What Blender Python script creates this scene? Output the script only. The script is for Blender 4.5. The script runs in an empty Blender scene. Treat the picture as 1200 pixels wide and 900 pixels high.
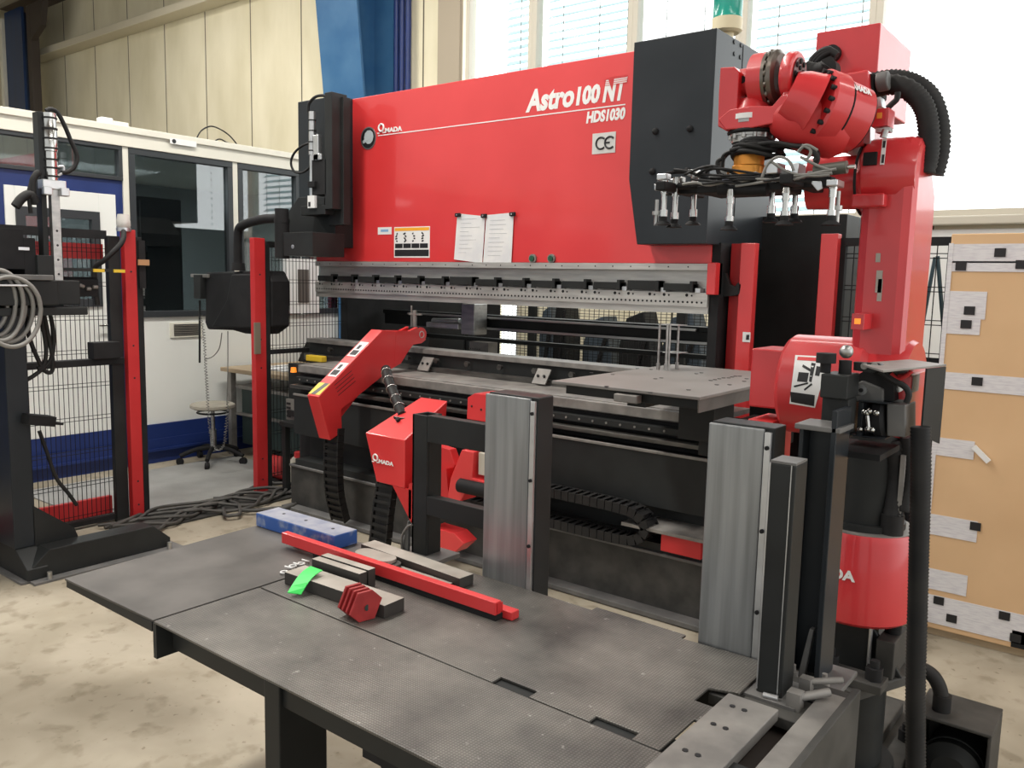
import bpy, bmesh, math, random
from mathutils import Vector, Matrix
random.seed(7)
sc = bpy.context.scene
COL = sc.collection

# ------------------------------------------------------------------ camera
CAM_H = 1.55
FPX = 983.0
YAW, PITCH, ROLL = (math.radians(a) for a in (37.97, 7.05, 1.29))
_cy, _sy = math.cos(YAW), math.sin(YAW)
Vf = Vector((-_sy * math.cos(PITCH), _cy * math.cos(PITCH), -math.sin(PITCH)))
_r = Vector((_cy, _sy, 0)); _u = _r.cross(Vf)
Vr = _r * math.cos(ROLL) + _u * math.sin(ROLL)
Vu = -_r * math.sin(ROLL) + _u * math.cos(ROLL)
C0 = Vector((0, 0, CAM_H))
cam_data = bpy.data.cameras.new('camera'); cam = bpy.data.objects.new('camera', cam_data); COL.objects.link(cam)
cam.matrix_world = Matrix(((Vr.x, Vu.x, -Vf.x, 0), (Vr.y, Vu.y, -Vf.y, 0), (Vr.z, Vu.z, -Vf.z, CAM_H), (0, 0, 0, 1)))
cam_data.sensor_width = 36; cam_data.lens = 36 * FPX / 1200; cam_data.clip_start = 0.05; cam_data.clip_end = 300
sc.camera = cam

# ------------------------------------------------------------------ light
sc.view_settings.view_transform = 'Standard'; sc.view_settings.look = 'None'
sc.view_settings.gamma = 1.0; sc.view_settings.exposure = 0.41
sc.view_settings.use_curve_mapping = False
sc.cycles.use_denoising = True
sc.cycles.max_bounces = 7; sc.cycles.diffuse_bounces = 3; sc.cycles.glossy_bounces = 3
sc.cycles.transparent_max_bounces = 12; sc.cycles.caustics_reflective = False; sc.cycles.caustics_refractive = False
sc.cycles.sample_clamp_indirect = 6
world = bpy.data.worlds.new('world'); sc.world = world; world.use_nodes = True
wn = world.node_tree; wn.nodes.clear()
wo = wn.nodes.new('ShaderNodeOutputWorld'); wb = wn.nodes.new('ShaderNodeBackground')
wt = wn.nodes.new('ShaderNodeTexCoord'); wsx = wn.nodes.new('ShaderNodeSeparateXYZ')
wr = wn.nodes.new('ShaderNodeValToRGB'); wm = wn.nodes.new('ShaderNodeMapRange')
wn.links.new(wt.outputs['Generated'], wsx.inputs[0]); wn.links.new(wsx.outputs['Y'], wm.inputs['Value'])
wm.inputs['From Min'].default_value = -1; wm.inputs['From Max'].default_value = 1
wn.links.new(wm.outputs[0], wr.inputs[0])
wr.color_ramp.elements[0].position = 0.30; wr.color_ramp.elements[0].color = (0.285, 0.288, 0.282, 1)
wr.color_ramp.elements[1].position = 0.70; wr.color_ramp.elements[1].color = (1.0, 1.0, 1.0, 1)
wn.links.new(wr.outputs[0], wb.inputs['Color']); wb.inputs['Strength'].default_value = 2.4
wn.links.new(wb.outputs[0], wo.inputs[0])

def area(name, loc, rot, sx, sy, power, col):
    l = bpy.data.lights.new(name, 'AREA'); l.shape = 'RECTANGLE'; l.size = sx; l.size_y = sy; l.energy = power; l.color = col
    o = bpy.data.objects.new(name, l); COL.objects.link(o); o.location = loc; o.rotation_euler = rot; return o
for lx, pw in ((-9, 260), (-3.8, 290), (2.5, 110)):
    area('hall_light', (lx, 1.5, 6.0), (0, 0, 0), 0.5, 6.0, pw, (1.0, 0.965, 0.90))
for lx in (-11, -6, -1.5):
    area('rear_fill_light', (lx, 5.6, 5.9), (0, 0, 0), 3.0, 0.4, 42, (1.0, 0.965, 0.90))  # unseen fill, added to brighten the back wall and the throat

for ly in (1.0, 3.6):
    area('office_fill_light', (-8.0, ly, 2.5), (0, 0, 0), 0.6, 1.6, 90, (0.92, 1.0, 0.98))  # added fill that lifts the booth interior behind the panes

# ------------------------------------------------------------------ helpers
def ray(x, y): return Vf * FPX + Vr * (x - 600) - Vu * (y - 450)
def aX(X, x, y): d = ray(x, y); return C0 + d * (X / d.x)
def aY(Y, x, y): d = ray(x, y); return C0 + d * (Y / d.y)
def aZ(Z, x, y): d = ray(x, y); return C0 + d * ((Z - CAM_H) / d.z)

MATS = {}
def mat(name, c, rough=0.5, metal=0.0, c2=None, scale=6.0, bump=0.0, bscale=60.0, emit=None, spec=0.5, coat=0.0, stretch=None, contrast=(0.35, 0.65)):
    m = bpy.data.materials.new(name); m.use_nodes = True; nt = m.node_tree; b = nt.nodes['Principled BSDF']
    b.inputs['Base Color'].default_value = (*c, 1); b.inputs['Roughness'].default_value = rough; b.inputs['Metallic'].default_value = metal
    b.inputs['Specular IOR Level'].default_value = spec
    if coat: b.inputs['Coat Weight'].default_value = coat; b.inputs['Coat Roughness'].default_value = 0.08
    tc = nt.nodes.new('ShaderNodeTexCoord'); mp = nt.nodes.new('ShaderNodeMapping')
    nt.links.new(tc.outputs['Object'], mp.inputs[0])
    if stretch: mp.inputs['Scale'].default_value = stretch
    if c2:
        n = nt.nodes.new('ShaderNodeTexNoise'); n.inputs['Scale'].default_value = scale; n.inputs['Detail'].default_value = 6
        nt.links.new(mp.outputs[0], n.inputs['Vector'])
        r = nt.nodes.new('ShaderNodeValToRGB'); r.color_ramp.elements[0].position = contrast[0]; r.color_ramp.elements[1].position = contrast[1]
        r.color_ramp.elements[0].color = (*c, 1); r.color_ramp.elements[1].color = (*c2, 1)
        nt.links.new(n.outputs[0], r.inputs[0]); nt.links.new(r.outputs[0], b.inputs['Base Color'])
        mr = nt.nodes.new('ShaderNodeMapRange'); mr.inputs['To Min'].default_value = max(0, rough - .08); mr.inputs['To Max'].default_value = min(1, rough + .1)
        nt.links.new(n.outputs[0], mr.inputs['Value']); nt.links.new(mr.outputs[0], b.inputs['Roughness'])
    if bump:
        n2 = nt.nodes.new('ShaderNodeTexNoise'); n2.inputs['Scale'].default_value = bscale
        nt.links.new(mp.outputs[0], n2.inputs['Vector'])
        bp = nt.nodes.new('ShaderNodeBump'); bp.inputs['Strength'].default_value = bump; bp.inputs['Distance'].default_value = 0.01
        nt.links.new(n2.outputs[0], bp.inputs['Height']); nt.links.new(bp.outputs[0], b.inputs['Normal'])
    if emit: b.inputs['Emission Color'].default_value = (*emit[0], 1); b.inputs['Emission Strength'].default_value = emit[1]
    MATS[name] = m; return m

def glass(name, tint, gloss=0.12, rough=0.02, opac=0.0):
    m = bpy.data.materials.new(name); m.use_nodes = True; nt = m.node_tree; nt.nodes.clear()
    o = nt.nodes.new('ShaderNodeOutputMaterial'); t = nt.nodes.new('ShaderNodeBsdfTransparent'); g = nt.nodes.new('ShaderNodeBsdfGlossy')
    t.inputs[0].default_value = (*tint, 1); g.inputs['Roughness'].default_value = rough
    lw = nt.nodes.new('ShaderNodeLayerWeight'); lw.inputs[0].default_value = 0.5
    fr = nt.nodes.new('ShaderNodeMath'); fr.operation = 'POWER'; fr.inputs[1].default_value = 4.0; nt.links.new(lw.outputs['Facing'], fr.inputs[0])
    ad = nt.nodes.new('ShaderNodeMath'); ad.operation = 'ADD'; ad.inputs[1].default_value = gloss; ad.use_clamp = True
    nt.links.new(fr.outputs[0], ad.inputs[0])
    mx = nt.nodes.new('ShaderNodeMixShader'); nt.links.new(ad.outputs[0], mx.inputs[0])
    nt.links.new(t.outputs[0], mx.inputs[1]); nt.links.new(g.outputs[0], mx.inputs[2]); nt.links.new(mx.outputs[0], o.inputs[0])
    MATS[name] = m; return m

RED = mat('red paint', (0.66, 0.034, 0.036), 0.42, c2=(0.72, 0.042, 0.045), scale=2.0, coat=0.45)
REDR = mat('robot red paint', (0.54, 0.028, 0.034), 0.34, c2=(0.62, 0.036, 0.042), scale=5.0, coat=0.35)
REDD = mat('dull red paint', (0.50, 0.018, 0.020), 0.5, c2=(0.58, 0.026, 0.028), scale=4)
BLK = mat('black paint', (0.018, 0.019, 0.019), 0.45, c2=(0.026, 0.028, 0.028), scale=5, spec=0.22)
BLK2 = mat('charcoal paint', (0.020, 0.024, 0.028), 0.33, c2=(0.027, 0.031, 0.036), scale=3, spec=0.22)
BLKM = mat('matt black', (0.012, 0.012, 0.013), 0.7, c2=(0.020, 0.020, 0.021), scale=8, spec=0.22)
RUB = mat('black rubber', (0.011, 0.011, 0.012), 0.6, c2=(0.021, 0.020, 0.019), scale=14, spec=0.3)
DST = mat('oily dark steel', (0.060, 0.058, 0.055), 0.38, 0.6, c2=(0.13, 0.125, 0.115), scale=7, stretch=(1, 6, 6), bump=.05)
STL = mat('machined steel', (0.34, 0.34, 0.33), 0.36, 0.85, c2=(0.48, 0.475, 0.46), scale=5, stretch=(1, 4, 8))
STLB = mat('bright steel', (0.48, 0.48, 0.46), 0.22, 1.0, c2=(0.66, 0.66, 0.64), scale=9)
HOLD = mat('ground steel holder', (0.46, 0.45, 0.43), 0.42, 0.6, c2=(0.58, 0.57, 0.54), scale=6, stretch=(1, 3, 9))
BARE = mat('worn bare steel sheet', (0.22, 0.23, 0.235), 0.34, 0.65, c2=(0.35, 0.362, 0.368), scale=5, stretch=(7, 7, .3))
ALU = mat('brushed aluminium', (0.48, 0.49, 0.50), 0.32, 0.85, c2=(0.62, 0.63, 0.64), scale=9)
GRY = mat('worn grey steel', (0.19, 0.18, 0.17), 0.5, 0.3, c2=(0.29, 0.275, 0.255), scale=12)
GRY2 = mat('dusty grey paint', (0.10, 0.10, 0.098), 0.55, c2=(0.155, 0.15, 0.145), scale=8)
FLG = mat('floor machine grey', (0.036, 0.036, 0.034), 0.6, c2=(0.070, 0.067, 0.062), scale=9, spec=0.3)
WHT = mat('white label', (0.82, 0.82, 0.81), 0.5)
PAP = mat('paper', (0.80, 0.80, 0.79), 0.6, c2=(0.70, 0.71, 0.73), scale=9)
BLKINK = mat('black ink', (0.012, 0.012, 0.014), 0.5)
CRM = mat('cream panel', (0.74, 0.715, 0.62), 0.5, c2=(0.78, 0.755, 0.66), scale=1.5)
WPN = mat('off white panel', (0.78, 0.79, 0.75), 0.45, c2=(0.84, 0.85, 0.81), scale=1.2)
BLU = mat('dark blue paint', (0.008, 0.024, 0.12), 0.45, c2=(0.011, 0.030, 0.15), scale=3)
BLUC = mat('steel blue paint', (0.030, 0.115, 0.26), 0.42, c2=(0.05, 0.15, 0.30), scale=3)
BLUB = mat('worn blue paint', (0.035, 0.105, 0.36), 0.5, c2=(0.26, 0.31, 0.42), scale=26, contrast=(0.50, 0.72))
FRM = mat('anthracite window frame', (0.030, 0.034, 0.038), 0.45)
WFR = mat('window frame beige', (0.60, 0.56, 0.47), 0.5)
YEL = mat('yellow plastic', (0.72, 0.50, 0.03), 0.45)
ORG = mat('orange anodised', (0.80, 0.30, 0.04), 0.30, 0.5, c2=(0.86, 0.36, 0.06), scale=12)
LAMP = mat('orange lamp', (0.85, 0.22, 0.02), 0.3, emit=((1.0, 0.3, 0.03), 0.6))
GREEN = mat('green tag plastic', (0.05, 0.72, 0.12), 0.45)
GRNL = mat('green beacon lens', (0.01, 0.20, 0.15), 0.15, c2=(0.03, 0.36, 0.28), scale=10, stretch=(1, 1, .2))
CORE = mat('cable grey', (0.22, 0.215, 0.20), 0.5)
CARD = mat('cardboard', (0.66, 0.43, 0.235), 0.75, c2=(0.72, 0.48, 0.27), scale=2.5)
TAPE = mat('printed white tape', (0.74, 0.73, 0.74), 0.35, c2=(0.58, 0.56, 0.60), scale=11, stretch=(2, 2, 14), contrast=(0.42, 0.75))
BEIGE = mat('beacon beige', (0.70, 0.62, 0.42), 0.5)
WOOD = mat('laminate wood', (0.36, 0.27, 0.17), 0.5, c2=(0.44, 0.34, 0.22), scale=8, stretch=(1, 8, 8))
DGRN = mat('dark green steel', (0.030, 0.050, 0.046), 0.5)
CANI = mat('dirty plastic can', (0.42, 0.39, 0.32), 0.5, c2=(0.52, 0.49, 0.42), scale=9)
GLO = glass('office glass', (0.50, 0.53, 0.54), 0.16)
GLW = glass('window glass', (0.97, 0.99, 0.99), 0.0)
BLN = mat('blind slat white', (0.70, 0.80, 0.82), 0.55)
nt_ = BLN.node_tree; tr_ = nt_.nodes.new('ShaderNodeBsdfTranslucent'); tr_.inputs[0].default_value = (0.62, 0.74, 0.77, 1); mx_ = nt_.nodes.new('ShaderNodeMixShader'); mx_.inputs[0].default_value = 0.55
nt_.links.new(nt_.nodes['Principled BSDF'].outputs[0], mx_.inputs[1]); nt_.links.new(tr_.outputs[0], mx_.inputs[2]); nt_.links.new(mx_.outputs[0], nt_.nodes['Material Output'].inputs[0])
HAZY = mat('yellow stripe', (0.80, 0.55, 0.03), 0.4)
HAZK = mat('grey stripe', (0.05, 0.05, 0.05), 0.4)

class MB:
    def __init__(s): s.bm = bmesh.new(); s.mi = 0
    def m(s, i): s.mi = i; return s
    def face(s, vs, smooth=False):
        try: f = s.bm.faces.new(vs)
        except ValueError: return None
        f.material_index = s.mi; f.smooth = smooth; return f
    def hexa(s, P):
        v = [s.bm.verts.new(p) for p in P]
        for q in ((3, 2, 1, 0), (4, 5, 6, 7), (0, 1, 5, 4), (1, 2, 6, 5), (2, 3, 7, 6), (3, 0, 4, 7)): s.face([v[i] for i in q])
        return s
    def box(s, x0, x1, y0, y1, z0, z1):
        return s.hexa([(x0, y0, z0), (x1, y0, z0), (x1, y1, z0), (x0, y1, z0), (x0, y0, z1), (x1, y0, z1), (x1, y1, z1), (x0, y1, z1)])
    def obox(s, c, sz, M):
        c = Vector(c); h = Vector(sz) / 2
        P = []
        for z in (-1, 1):
            for x, y in ((-1, -1), (1, -1), (1, 1), (-1, 1)): P.append(c + M @ Vector((x * h.x, y * h.y, z * h.z)))
        return s.hexa(P)
    def prism(s, pts, d):
        """pts: 3D loop, d: extrusion vector"""
        d = Vector(d); n = len(pts)
        a = [s.bm.verts.new(Vector(p)) for p in pts]; b = [s.bm.verts.new(Vector(p) + d) for p in pts]
        s.face(a[::-1]); s.face(b)
        for i in range(n): s.face([a[i], a[(i + 1) % n], b[(i + 1) % n], b[i]])
        return s
    def loft(s, rings, smooth=True, cap=True, closed=False):
        R = [[s.bm.verts.new(p) for p in r] for r in rings]; n = len(R[0])
        m = len(R)
        for i in range(m if closed else m - 1):
            A, B = R[i], R[(i + 1) % m]
            for j in range(n): s.face([A[j], A[(j + 1) % n], B[(j + 1) % n], B[j]], smooth)
        if cap and not closed:
            for r, rev in ((R[0], True), (R[-1], False)):
                s.face(r[::-1] if rev else r)
                for j in range(n):
                    e = s.bm.edges.get((r[j], r[(j + 1) % n]))
                    if e: e.smooth = False
        return s
    def cyl(s, p0, p1, r0, r1=None, n=20):
        return s.lathe(p0, p1, [(0, r0), (1, r0 if r1 is None else r1)], n)
    def lathe(s, p0, p1, prof, n=24, sharp=True):
        """prof: (t along p0->p1 as a fraction, radius)"""
        p0, p1 = Vector(p0), Vector(p1); ax = (p1 - p0); L = ax.length; ax.normalize()
        t = Vector((0, 0, 1)) if abs(ax.z) < 0.9 else Vector((1, 0, 0))
        u = ax.cross(t).normalized(); w = ax.cross(u)
        rings = []
        for f, r in prof:
            c = p0 + ax * (L * f)
            rings.append([c + (u * math.cos(2 * math.pi * k / n) + w * math.sin(2 * math.pi * k / n)) * max(r, 1e-4) for k in range(n)])
        k0 = len(s.bm.verts)
        s.loft(rings)
        if sharp and len(prof) > 2:
            s.bm.verts.ensure_lookup_table()
            for i in range(1, len(prof) - 1):
                a, b, c = prof[i - 1], prof[i], prof[i + 1]
                d1 = math.atan2(b[1] - a[1], (b[0] - a[0]) * L); d2 = math.atan2(c[1] - b[1], (c[0] - b[0]) * L)
                if abs(d1 - d2) > 0.6:
                    for j in range(n):
                        e = s.bm.edges.get((s.bm.verts[k0 + i * n + j], s.bm.verts[k0 + i * n + (j + 1) % n]))
                        if e: e.smooth = False
        return s
    def tube(s, pts, r, n=8, rib=0.0, pitch=0.01, sub=6):
        P = smooth_path(pts, sub) if len(pts) > 2 else [Vector(p) for p in pts]
        if rib:
            Q = [P[0]]; 
            for a, b in zip(P, P[1:]):
                k = max(1, int((b - a).length / (pitch / 2)))
                for i in range(1, k + 1): Q.append(a.lerp(b, i / k))
            P = Q
        rings = []; u = None
        for i, p in enumerate(P):
            t = (P[min(i + 1, len(P) - 1)] - P[max(i - 1, 0)]).normalized()
            if u is None:
                h = Vector((0, 0, 1)) if abs(t.z) < 0.9 else Vector((1, 0, 0)); u = t.cross(h).normalized()
            else: u = (u - t * u.dot(t)).normalized()
            w = t.cross(u); rr = r + (rib if (rib and i % 2) else 0)
            rings.append([p + (u * math.cos(2 * math.pi * k / n) + w * math.sin(2 * math.pi * k / n)) * rr for k in range(n)])
        return s.loft(rings)
    def ball(s, c, r, n=12, m=8, sc_=(1, 1, 1)):
        c = Vector(c); rings = []
        for i in range(1, m):
            a = math.pi * i / m
            rings.append([c + Vector((r * math.sin(a) * math.cos(2 * math.pi * k / n) * sc_[0], r * math.sin(a) * math.sin(2 * math.pi * k / n) * sc_[1], -r * math.cos(a) * sc_[2])) for k in range(n)])
        return s.loft(rings)
    def torus(s, c, R, r, ax=(0, 0, 1), n=24, k=8, a0=0, a1=2 * math.pi):
        ax = Vector(ax).normalized(); t = Vector((0, 0, 1)) if abs(ax.z) < .9 else Vector((1, 0, 0))
        u = ax.cross(t).normalized(); w = ax.cross(u); c = Vector(c)
        full = abs(a1 - a0 - 2 * math.pi) < 1e-5; rings = []
        for i in range(n if full else n + 1):
            a = a0 + (a1 - a0) * i / n; d = u * math.cos(a) + w * math.sin(a)
            rings.append([c + d * (R + r * math.cos(2 * math.pi * j / k)) + ax * (r * math.sin(2 * math.pi * j / k)) for j in range(k)])
        return s.loft(rings, closed=full)
    def bolts(s, c, ax, R, num, r, h, a0=0):
        ax = Vector(ax).normalized(); t = Vector((0, 0, 1)) if abs(ax.z) < .9 else Vector((1, 0, 0))
        u = ax.cross(t).normalized(); w = ax.cross(u); c = Vector(c)
        for i in range(num):
            a = a0 + 2 * math.pi * i / num; p = c + (u * math.cos(a) + w * math.sin(a)) * R
            s.cyl(p, p + ax * h, r, n=8)
        return s

def smooth_path(pts, sub=6):
    P = [Vector(p) for p in pts]; out = []
    for i in range(len(P) - 1):
        p0 = P[max(i - 1, 0)]; p1 = P[i]; p2 = P[i + 1]; p3 = P[min(i + 2, len(P) - 1)]
        for k in range(sub):
            t = k / sub
            out.append(0.5 * ((2 * p1) + (p2 - p0) * t + (2 * p0 - 5 * p1 + 4 * p2 - p3) * t * t + (3 * p1 - p0 - 3 * p2 + p3) * t ** 3))
    out.append(P[-1]); return out

def tag(o, label=None, cat=None, group=None, kind=None):
    if label: o['label'] = label
    if cat: o['category'] = cat
    if group: o['group'] = group
    if kind: o['kind'] = kind
    return o
ORIG = {}
def thing(name, loc, label, cat, group=None):
    o = bpy.data.objects.new(name, None); COL.objects.link(o); o.location = loc; o.empty_display_size = .1
    ORIG[o.name] = Vector(loc); return tag(o, label, cat, group)
RENAME = {'bed_bolts': 'bed_bolt', 'cylinder_bands': 'cylinder_band', 'screw_holes': 'screw_hole', 'cover_screws': 'cover_screw', 'black_print': 'printed_square',
          'valve_fitting': 'valve_fitting', 'rings': 'ring', 'vent_slots': 'vent_slot', 'cables': 'cable', 'hose_loops': 'hose_loop', 'black_cables': 'black_cable', 'grey_air_lines': 'grey_air_line',
          'tubes': 'tube', 'papers': 'paper_layer', 'side_buttons': 'side_button', 'paint_chips': 'paint_chip', 'mullions': 'mullion'}
SPLIT = set(RENAME) | {'bolt', 'plug', 'hose_gland', 'anchor_bolt', 'hose_ring', 'screw', 'rail_screw', 'ball_joint', 'bolt_hole', 'mesh_frame_rail', 'red_band', 'cable_tie', 'warning_sticker', 'lever', 'cord', 'bolt_ring', 'worn_edge', 'cross_rail'}
def islands(bm):
    """vertex sets of the loose pieces, pieces that touch kept together"""
    seen = set(); out = []
    for v in bm.verts:
        if v in seen: continue
        st = [v]; seen.add(v); isl = []
        while st:
            a = st.pop(); isl.append(a)
            for e in a.link_edges:
                b = e.other_vert(a)
                if b not in seen: seen.add(b); st.append(b)
        lo = [min(x.co[i] for x in isl) - .0008 for i in range(3)]; hi = [max(x.co[i] for x in isl) + .0008 for i in range(3)]
        out.append([isl, lo, hi])
    ch = True
    while ch:
        ch = False
        for i in range(len(out)):
            for j in range(i + 1, len(out)):
                a, b = out[i], out[j]
                if all(a[1][k] <= b[2][k] and b[1][k] <= a[2][k] for k in range(3)):
                    a[0] += b[0]; a[1] = [min(p, q) for p, q in zip(a[1], b[1])]; a[2] = [max(p, q) for p, q in zip(a[2], b[2])]; out.pop(j); ch = True; break
            if ch: break
    return [o[0] for o in out]
def build(name, mb, m, parent=None, bevel=0.0, label=None, origin=None):
    """mesh geometry is given in world coordinates"""
    if name in SPLIT and parent is not None:
        name = RENAME.get(name, name); isl = islands(mb.bm)
        if len(isl) > 1:
            mb.bm.verts.index_update(); last = None
            for vs in isl:
                keep = {v.index for v in vs}; nb = MB(); nb.bm = mb.bm.copy()
                bmesh.ops.delete(nb.bm, geom=[v for v in nb.bm.verts if v.index not in keep], context='VERTS')
                last = build_one(name, nb, m, parent, bevel, label, origin)
            mb.bm.free(); return last
    return build_one(name, mb, m, parent, bevel, label, origin)
def build_one(name, mb, m, parent=None, bevel=0.0, label=None, origin=None):
    org = ORIG[parent.name] if parent else (Vector(origin) if origin is not None else Vector((0, 0, 0)))
    bmesh.ops.recalc_face_normals(mb.bm, faces=mb.bm.faces[:])
    for v in mb.bm.verts: v.co -= org
    me = bpy.data.meshes.new(name); mb.bm.to_mesh(me); mb.bm.free()
    for x in (m if isinstance(m, (list, tuple)) else [m]): me.materials.append(x)
    o = bpy.data.objects.new(name, me); COL.objects.link(o)
    if parent: o.parent = parent; ORIG[o.name] = org
    else: o.location = org; ORIG[o.name] = org
    if bevel:
        b = o.modifiers.new('bevel', 'BEVEL'); b.width = bevel; b.segments = 2; b.limit_method = 'ANGLE'; b.angle_limit = math.radians(50)
        b.harden_normals = False
    if label: o['label'] = label
    return o
def struct(name, mb, m, bevel=0): return tag(build(name, mb, m, None, bevel), kind='structure')
def sub(name, mb, m, part, bevel=0, label=None): return build(name, mb, m, part, bevel, label)
def copy_tree(o, dx, label=None, parent=None, group=None):
    c = o.copy(); COL.objects.link(c)
    if parent is not None: c.parent = parent
    else:
        c.location = o.location + Vector(dx)
        if label: c['label'] = label
        if group: c['group'] = group
    for ch in o.children: copy_tree(ch, (0, 0, 0), None, c)
    return c

def text(name, s, org, w, h, X, Z, m, parent, shear=0.0, bold=0.0, depth=0.001):
    """lettering filling a w x h rectangle, lower left corner at org, reading along X with Z up"""
    cu = bpy.data.curves.new('t', 'FONT'); cu.body = s; cu.size = 1; cu.offset = bold; cu.extrude = 0.01; cu.resolution_u = 3
    ob = bpy.data.objects.new('t', cu); COL.objects.link(ob)
    dg = bpy.context.evaluated_depsgraph_get(); me = bpy.data.meshes.new_from_object(ob.evaluated_get(dg))
    bpy.data.objects.remove(ob); bpy.data.curves.remove(cu)
    xs = [v.co.x for v in me.vertices]; ys = [v.co.y for v in me.vertices]
    x0, x1, y0, y1 = min(xs), max(xs), min(ys), max(ys); X = Vector(X).normalized(); Z = Vector(Z).normalized(); N = X.cross(Z)
    po = ORIG[parent.name]; org = Vector(org)
    for v in me.vertices:
        fx = (v.co.x - x0) / (x1 - x0); fy = (v.co.y - y0) / (y1 - y0)
        v.co = org + X * (fx * w + shear * fy * h) + Z * (fy * h) + N * (depth * (1 if v.co.z > 0 else 0.0)) - po
    me.materials.clear(); me.materials.append(m); me.name = name
    o = bpy.data.objects.new(name, me); COL.objects.link(o); o.parent = parent; ORIG[o.name] = po
    return o

# ================================================================== SETTING
def floor_mat():
    m = bpy.data.materials.new('concrete floor'); m.use_nodes = True; nt = m.node_tree; b = nt.nodes['Principled BSDF']
    tc = nt.nodes.new('ShaderNodeTexCoord')
    def noise(scale, det=6, dist=0):
        n = nt.nodes.new('ShaderNodeTexNoise'); n.inputs['Scale'].default_value = scale; n.inputs['Detail'].default_value = det; n.inputs['Distortion'].default_value = dist
        nt.links.new(tc.outputs['Object'], n.inputs['Vector']); return n
    def ramp(n, a, ca, b_, cb):
        r = nt.nodes.new('ShaderNodeValToRGB'); r.color_ramp.elements[0].position = a; r.color_ramp.elements[1].position = b_
        r.color_ramp.elements[0].color = (*ca, 1); r.color_ramp.elements[1].color = (*cb, 1); nt.links.new(n.outputs[0], r.inputs[0]); return r
    def mul(a, b_, f=1.0):
        x = nt.nodes.new('ShaderNodeMixRGB'); x.blend_type = 'MULTIPLY'; x.inputs[0].default_value = f
        nt.links.new(a.outputs[0], x.inputs[1]); nt.links.new(b_.outputs[0], x.inputs[2]); return x
    base = ramp(noise(0.9, 5, .6), .36, (0.31, 0.272, 0.208), .64, (0.47, 0.42, 0.33))
    big = ramp(noise(2.6, 4, .5), .35, (0.80, 0.79, 0.76), .6, (1, 1, 1))
    st = ramp(noise(9, 5, .2), .33, (0.70, 0.68, 0.64), .45, (1, 1, 1))
    sp = ramp(noise(34, 2), .26, (0.55, 0.52, 0.48), .33, (1, 1, 1))
    r = mul(mul(mul(base, big), st, .8), sp, .7)
    nt.links.new(r.outputs[0], b.inputs['Base Color'])
    rr = nt.nodes.new('ShaderNodeMapRange'); rr.inputs['To Min'].default_value = .60; rr.inputs['To Max'].default_value = .85; b.inputs['Specular IOR Level'].default_value = 0.25
    nt.links.new(big.outputs[0], rr.inputs['Value']); nt.links.new(rr.outputs[0], b.inputs['Roughness'])
    return m
def wall_mat():
    m = bpy.data.materials.new('concrete wall panels'); m.use_nodes = True; nt = m.node_tree; b = nt.nodes['Principled BSDF']
    tc = nt.nodes.new('ShaderNodeTexCoord'); sx = nt.nodes.new('ShaderNodeSeparateXYZ'); nt.links.new(tc.outputs['Object'], sx.inputs[0])
    def mth(op, a, v=None, c=None):
        n = nt.nodes.new('ShaderNodeMath'); n.operation = op
        nt.links.new(a, n.inputs[0]) if not isinstance(a, float) else None
        if v is not None: n.inputs[1].default_value = v
        return n.outputs[0]
    a = mth('ADD', sx.outputs['X'], 40 + 9.68 + .565 - .0); d = mth('DIVIDE', a, 1.145); fr = mth('FRACT', d)
    s1 = mth('SUBTRACT', fr, .5); s2 = mth('ABSOLUTE', s1); ln = mth('LESS_THAN', s2, .010)
    mp = nt.nodes.new('ShaderNodeMapping'); mp.inputs['Scale'].default_value = (1, 1, .35); nt.links.new(tc.outputs['Object'], mp.inputs[0])
    n = nt.nodes.new('ShaderNodeTexNoise'); n.inputs['Scale'].default_value = 2.2; n.inputs['Detail'].default_value = 7; nt.links.new(mp.outputs[0], n.inputs['Vector'])
    r = nt.nodes.new('ShaderNodeValToRGB'); r.color_ramp.elements[0].position = .3; r.color_ramp.elements[1].position = .62
    r.color_ramp.elements[0].color = (0.70, 0.64, 0.46, 1); r.color_ramp.elements[1].color = (0.82, 0.76, 0.58, 1); nt.links.new(n.outputs[0], r.inputs[0])
    mx = nt.nodes.new('ShaderNodeMixRGB'); nt.links.new(ln, mx.inputs[0]); nt.links.new(r.outputs[0], mx.inputs[1]); mx.inputs[2].default_value = (0.12, 0.10, 0.07, 1)
    nt.links.new(mx.outputs[0], b.inputs['Base Color']); b.inputs['Roughness'].default_value = .75
    return m
FLOOR = floor_mat(); WALL = wall_mat()
CEIL = mat('ceiling sheet brown', (0.13, 0.10, 0.088), 0.7, c2=(0.17, 0.13, 0.11), scale=3, stretch=(1, 8, 1))
struct('floor', MB().box(-18.2, 7, -7, 7.8, -0.1, 0.0), FLOOR)
WY = 7.5
WIN_X = [-6.62, -5.67, -4.436, -3.304, -2.136, 0.18, 1.34, 2.5]
w = MB(); w.box(-18.0, -6.78, WY, WY + .25, 0, 6.5); w.box(-6.78, -6.22, WY, WY + .25, 0, 2.10); w.box(-5.76, 7, WY, WY + .25, 0, 2.10); w.box(-6.22, -5.76, WY, WY + .25, 0, .5); w.box(-6.22, -5.76, WY, WY + .25, 1.75, 2.10); w.box(-6.78, 7, WY, WY + .25, 5.6, 6.5); w.box(2.5, 7, WY, WY + .25, 2.1, 5.6)
struct('wall_back', w, WALL)
struct('wall_left', MB().box(-18.2, -18.0, -7, WY + .25, 0, 6.5), WALL)
c_ = MB(); c_.box(-18.2, 7, -5.5, WY + .25, 6.42, 6.5)
for k in range(9): c_.m(1).box(-18, 7, 6.6 - k * 1.5, 6.72 - k * 1.5, 6.22, 6.42)
c_.m(0)
struct('ceiling', c_, [CEIL, mat('ceiling purlin', (0.30, 0.27, 0.21), .6)])
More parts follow.
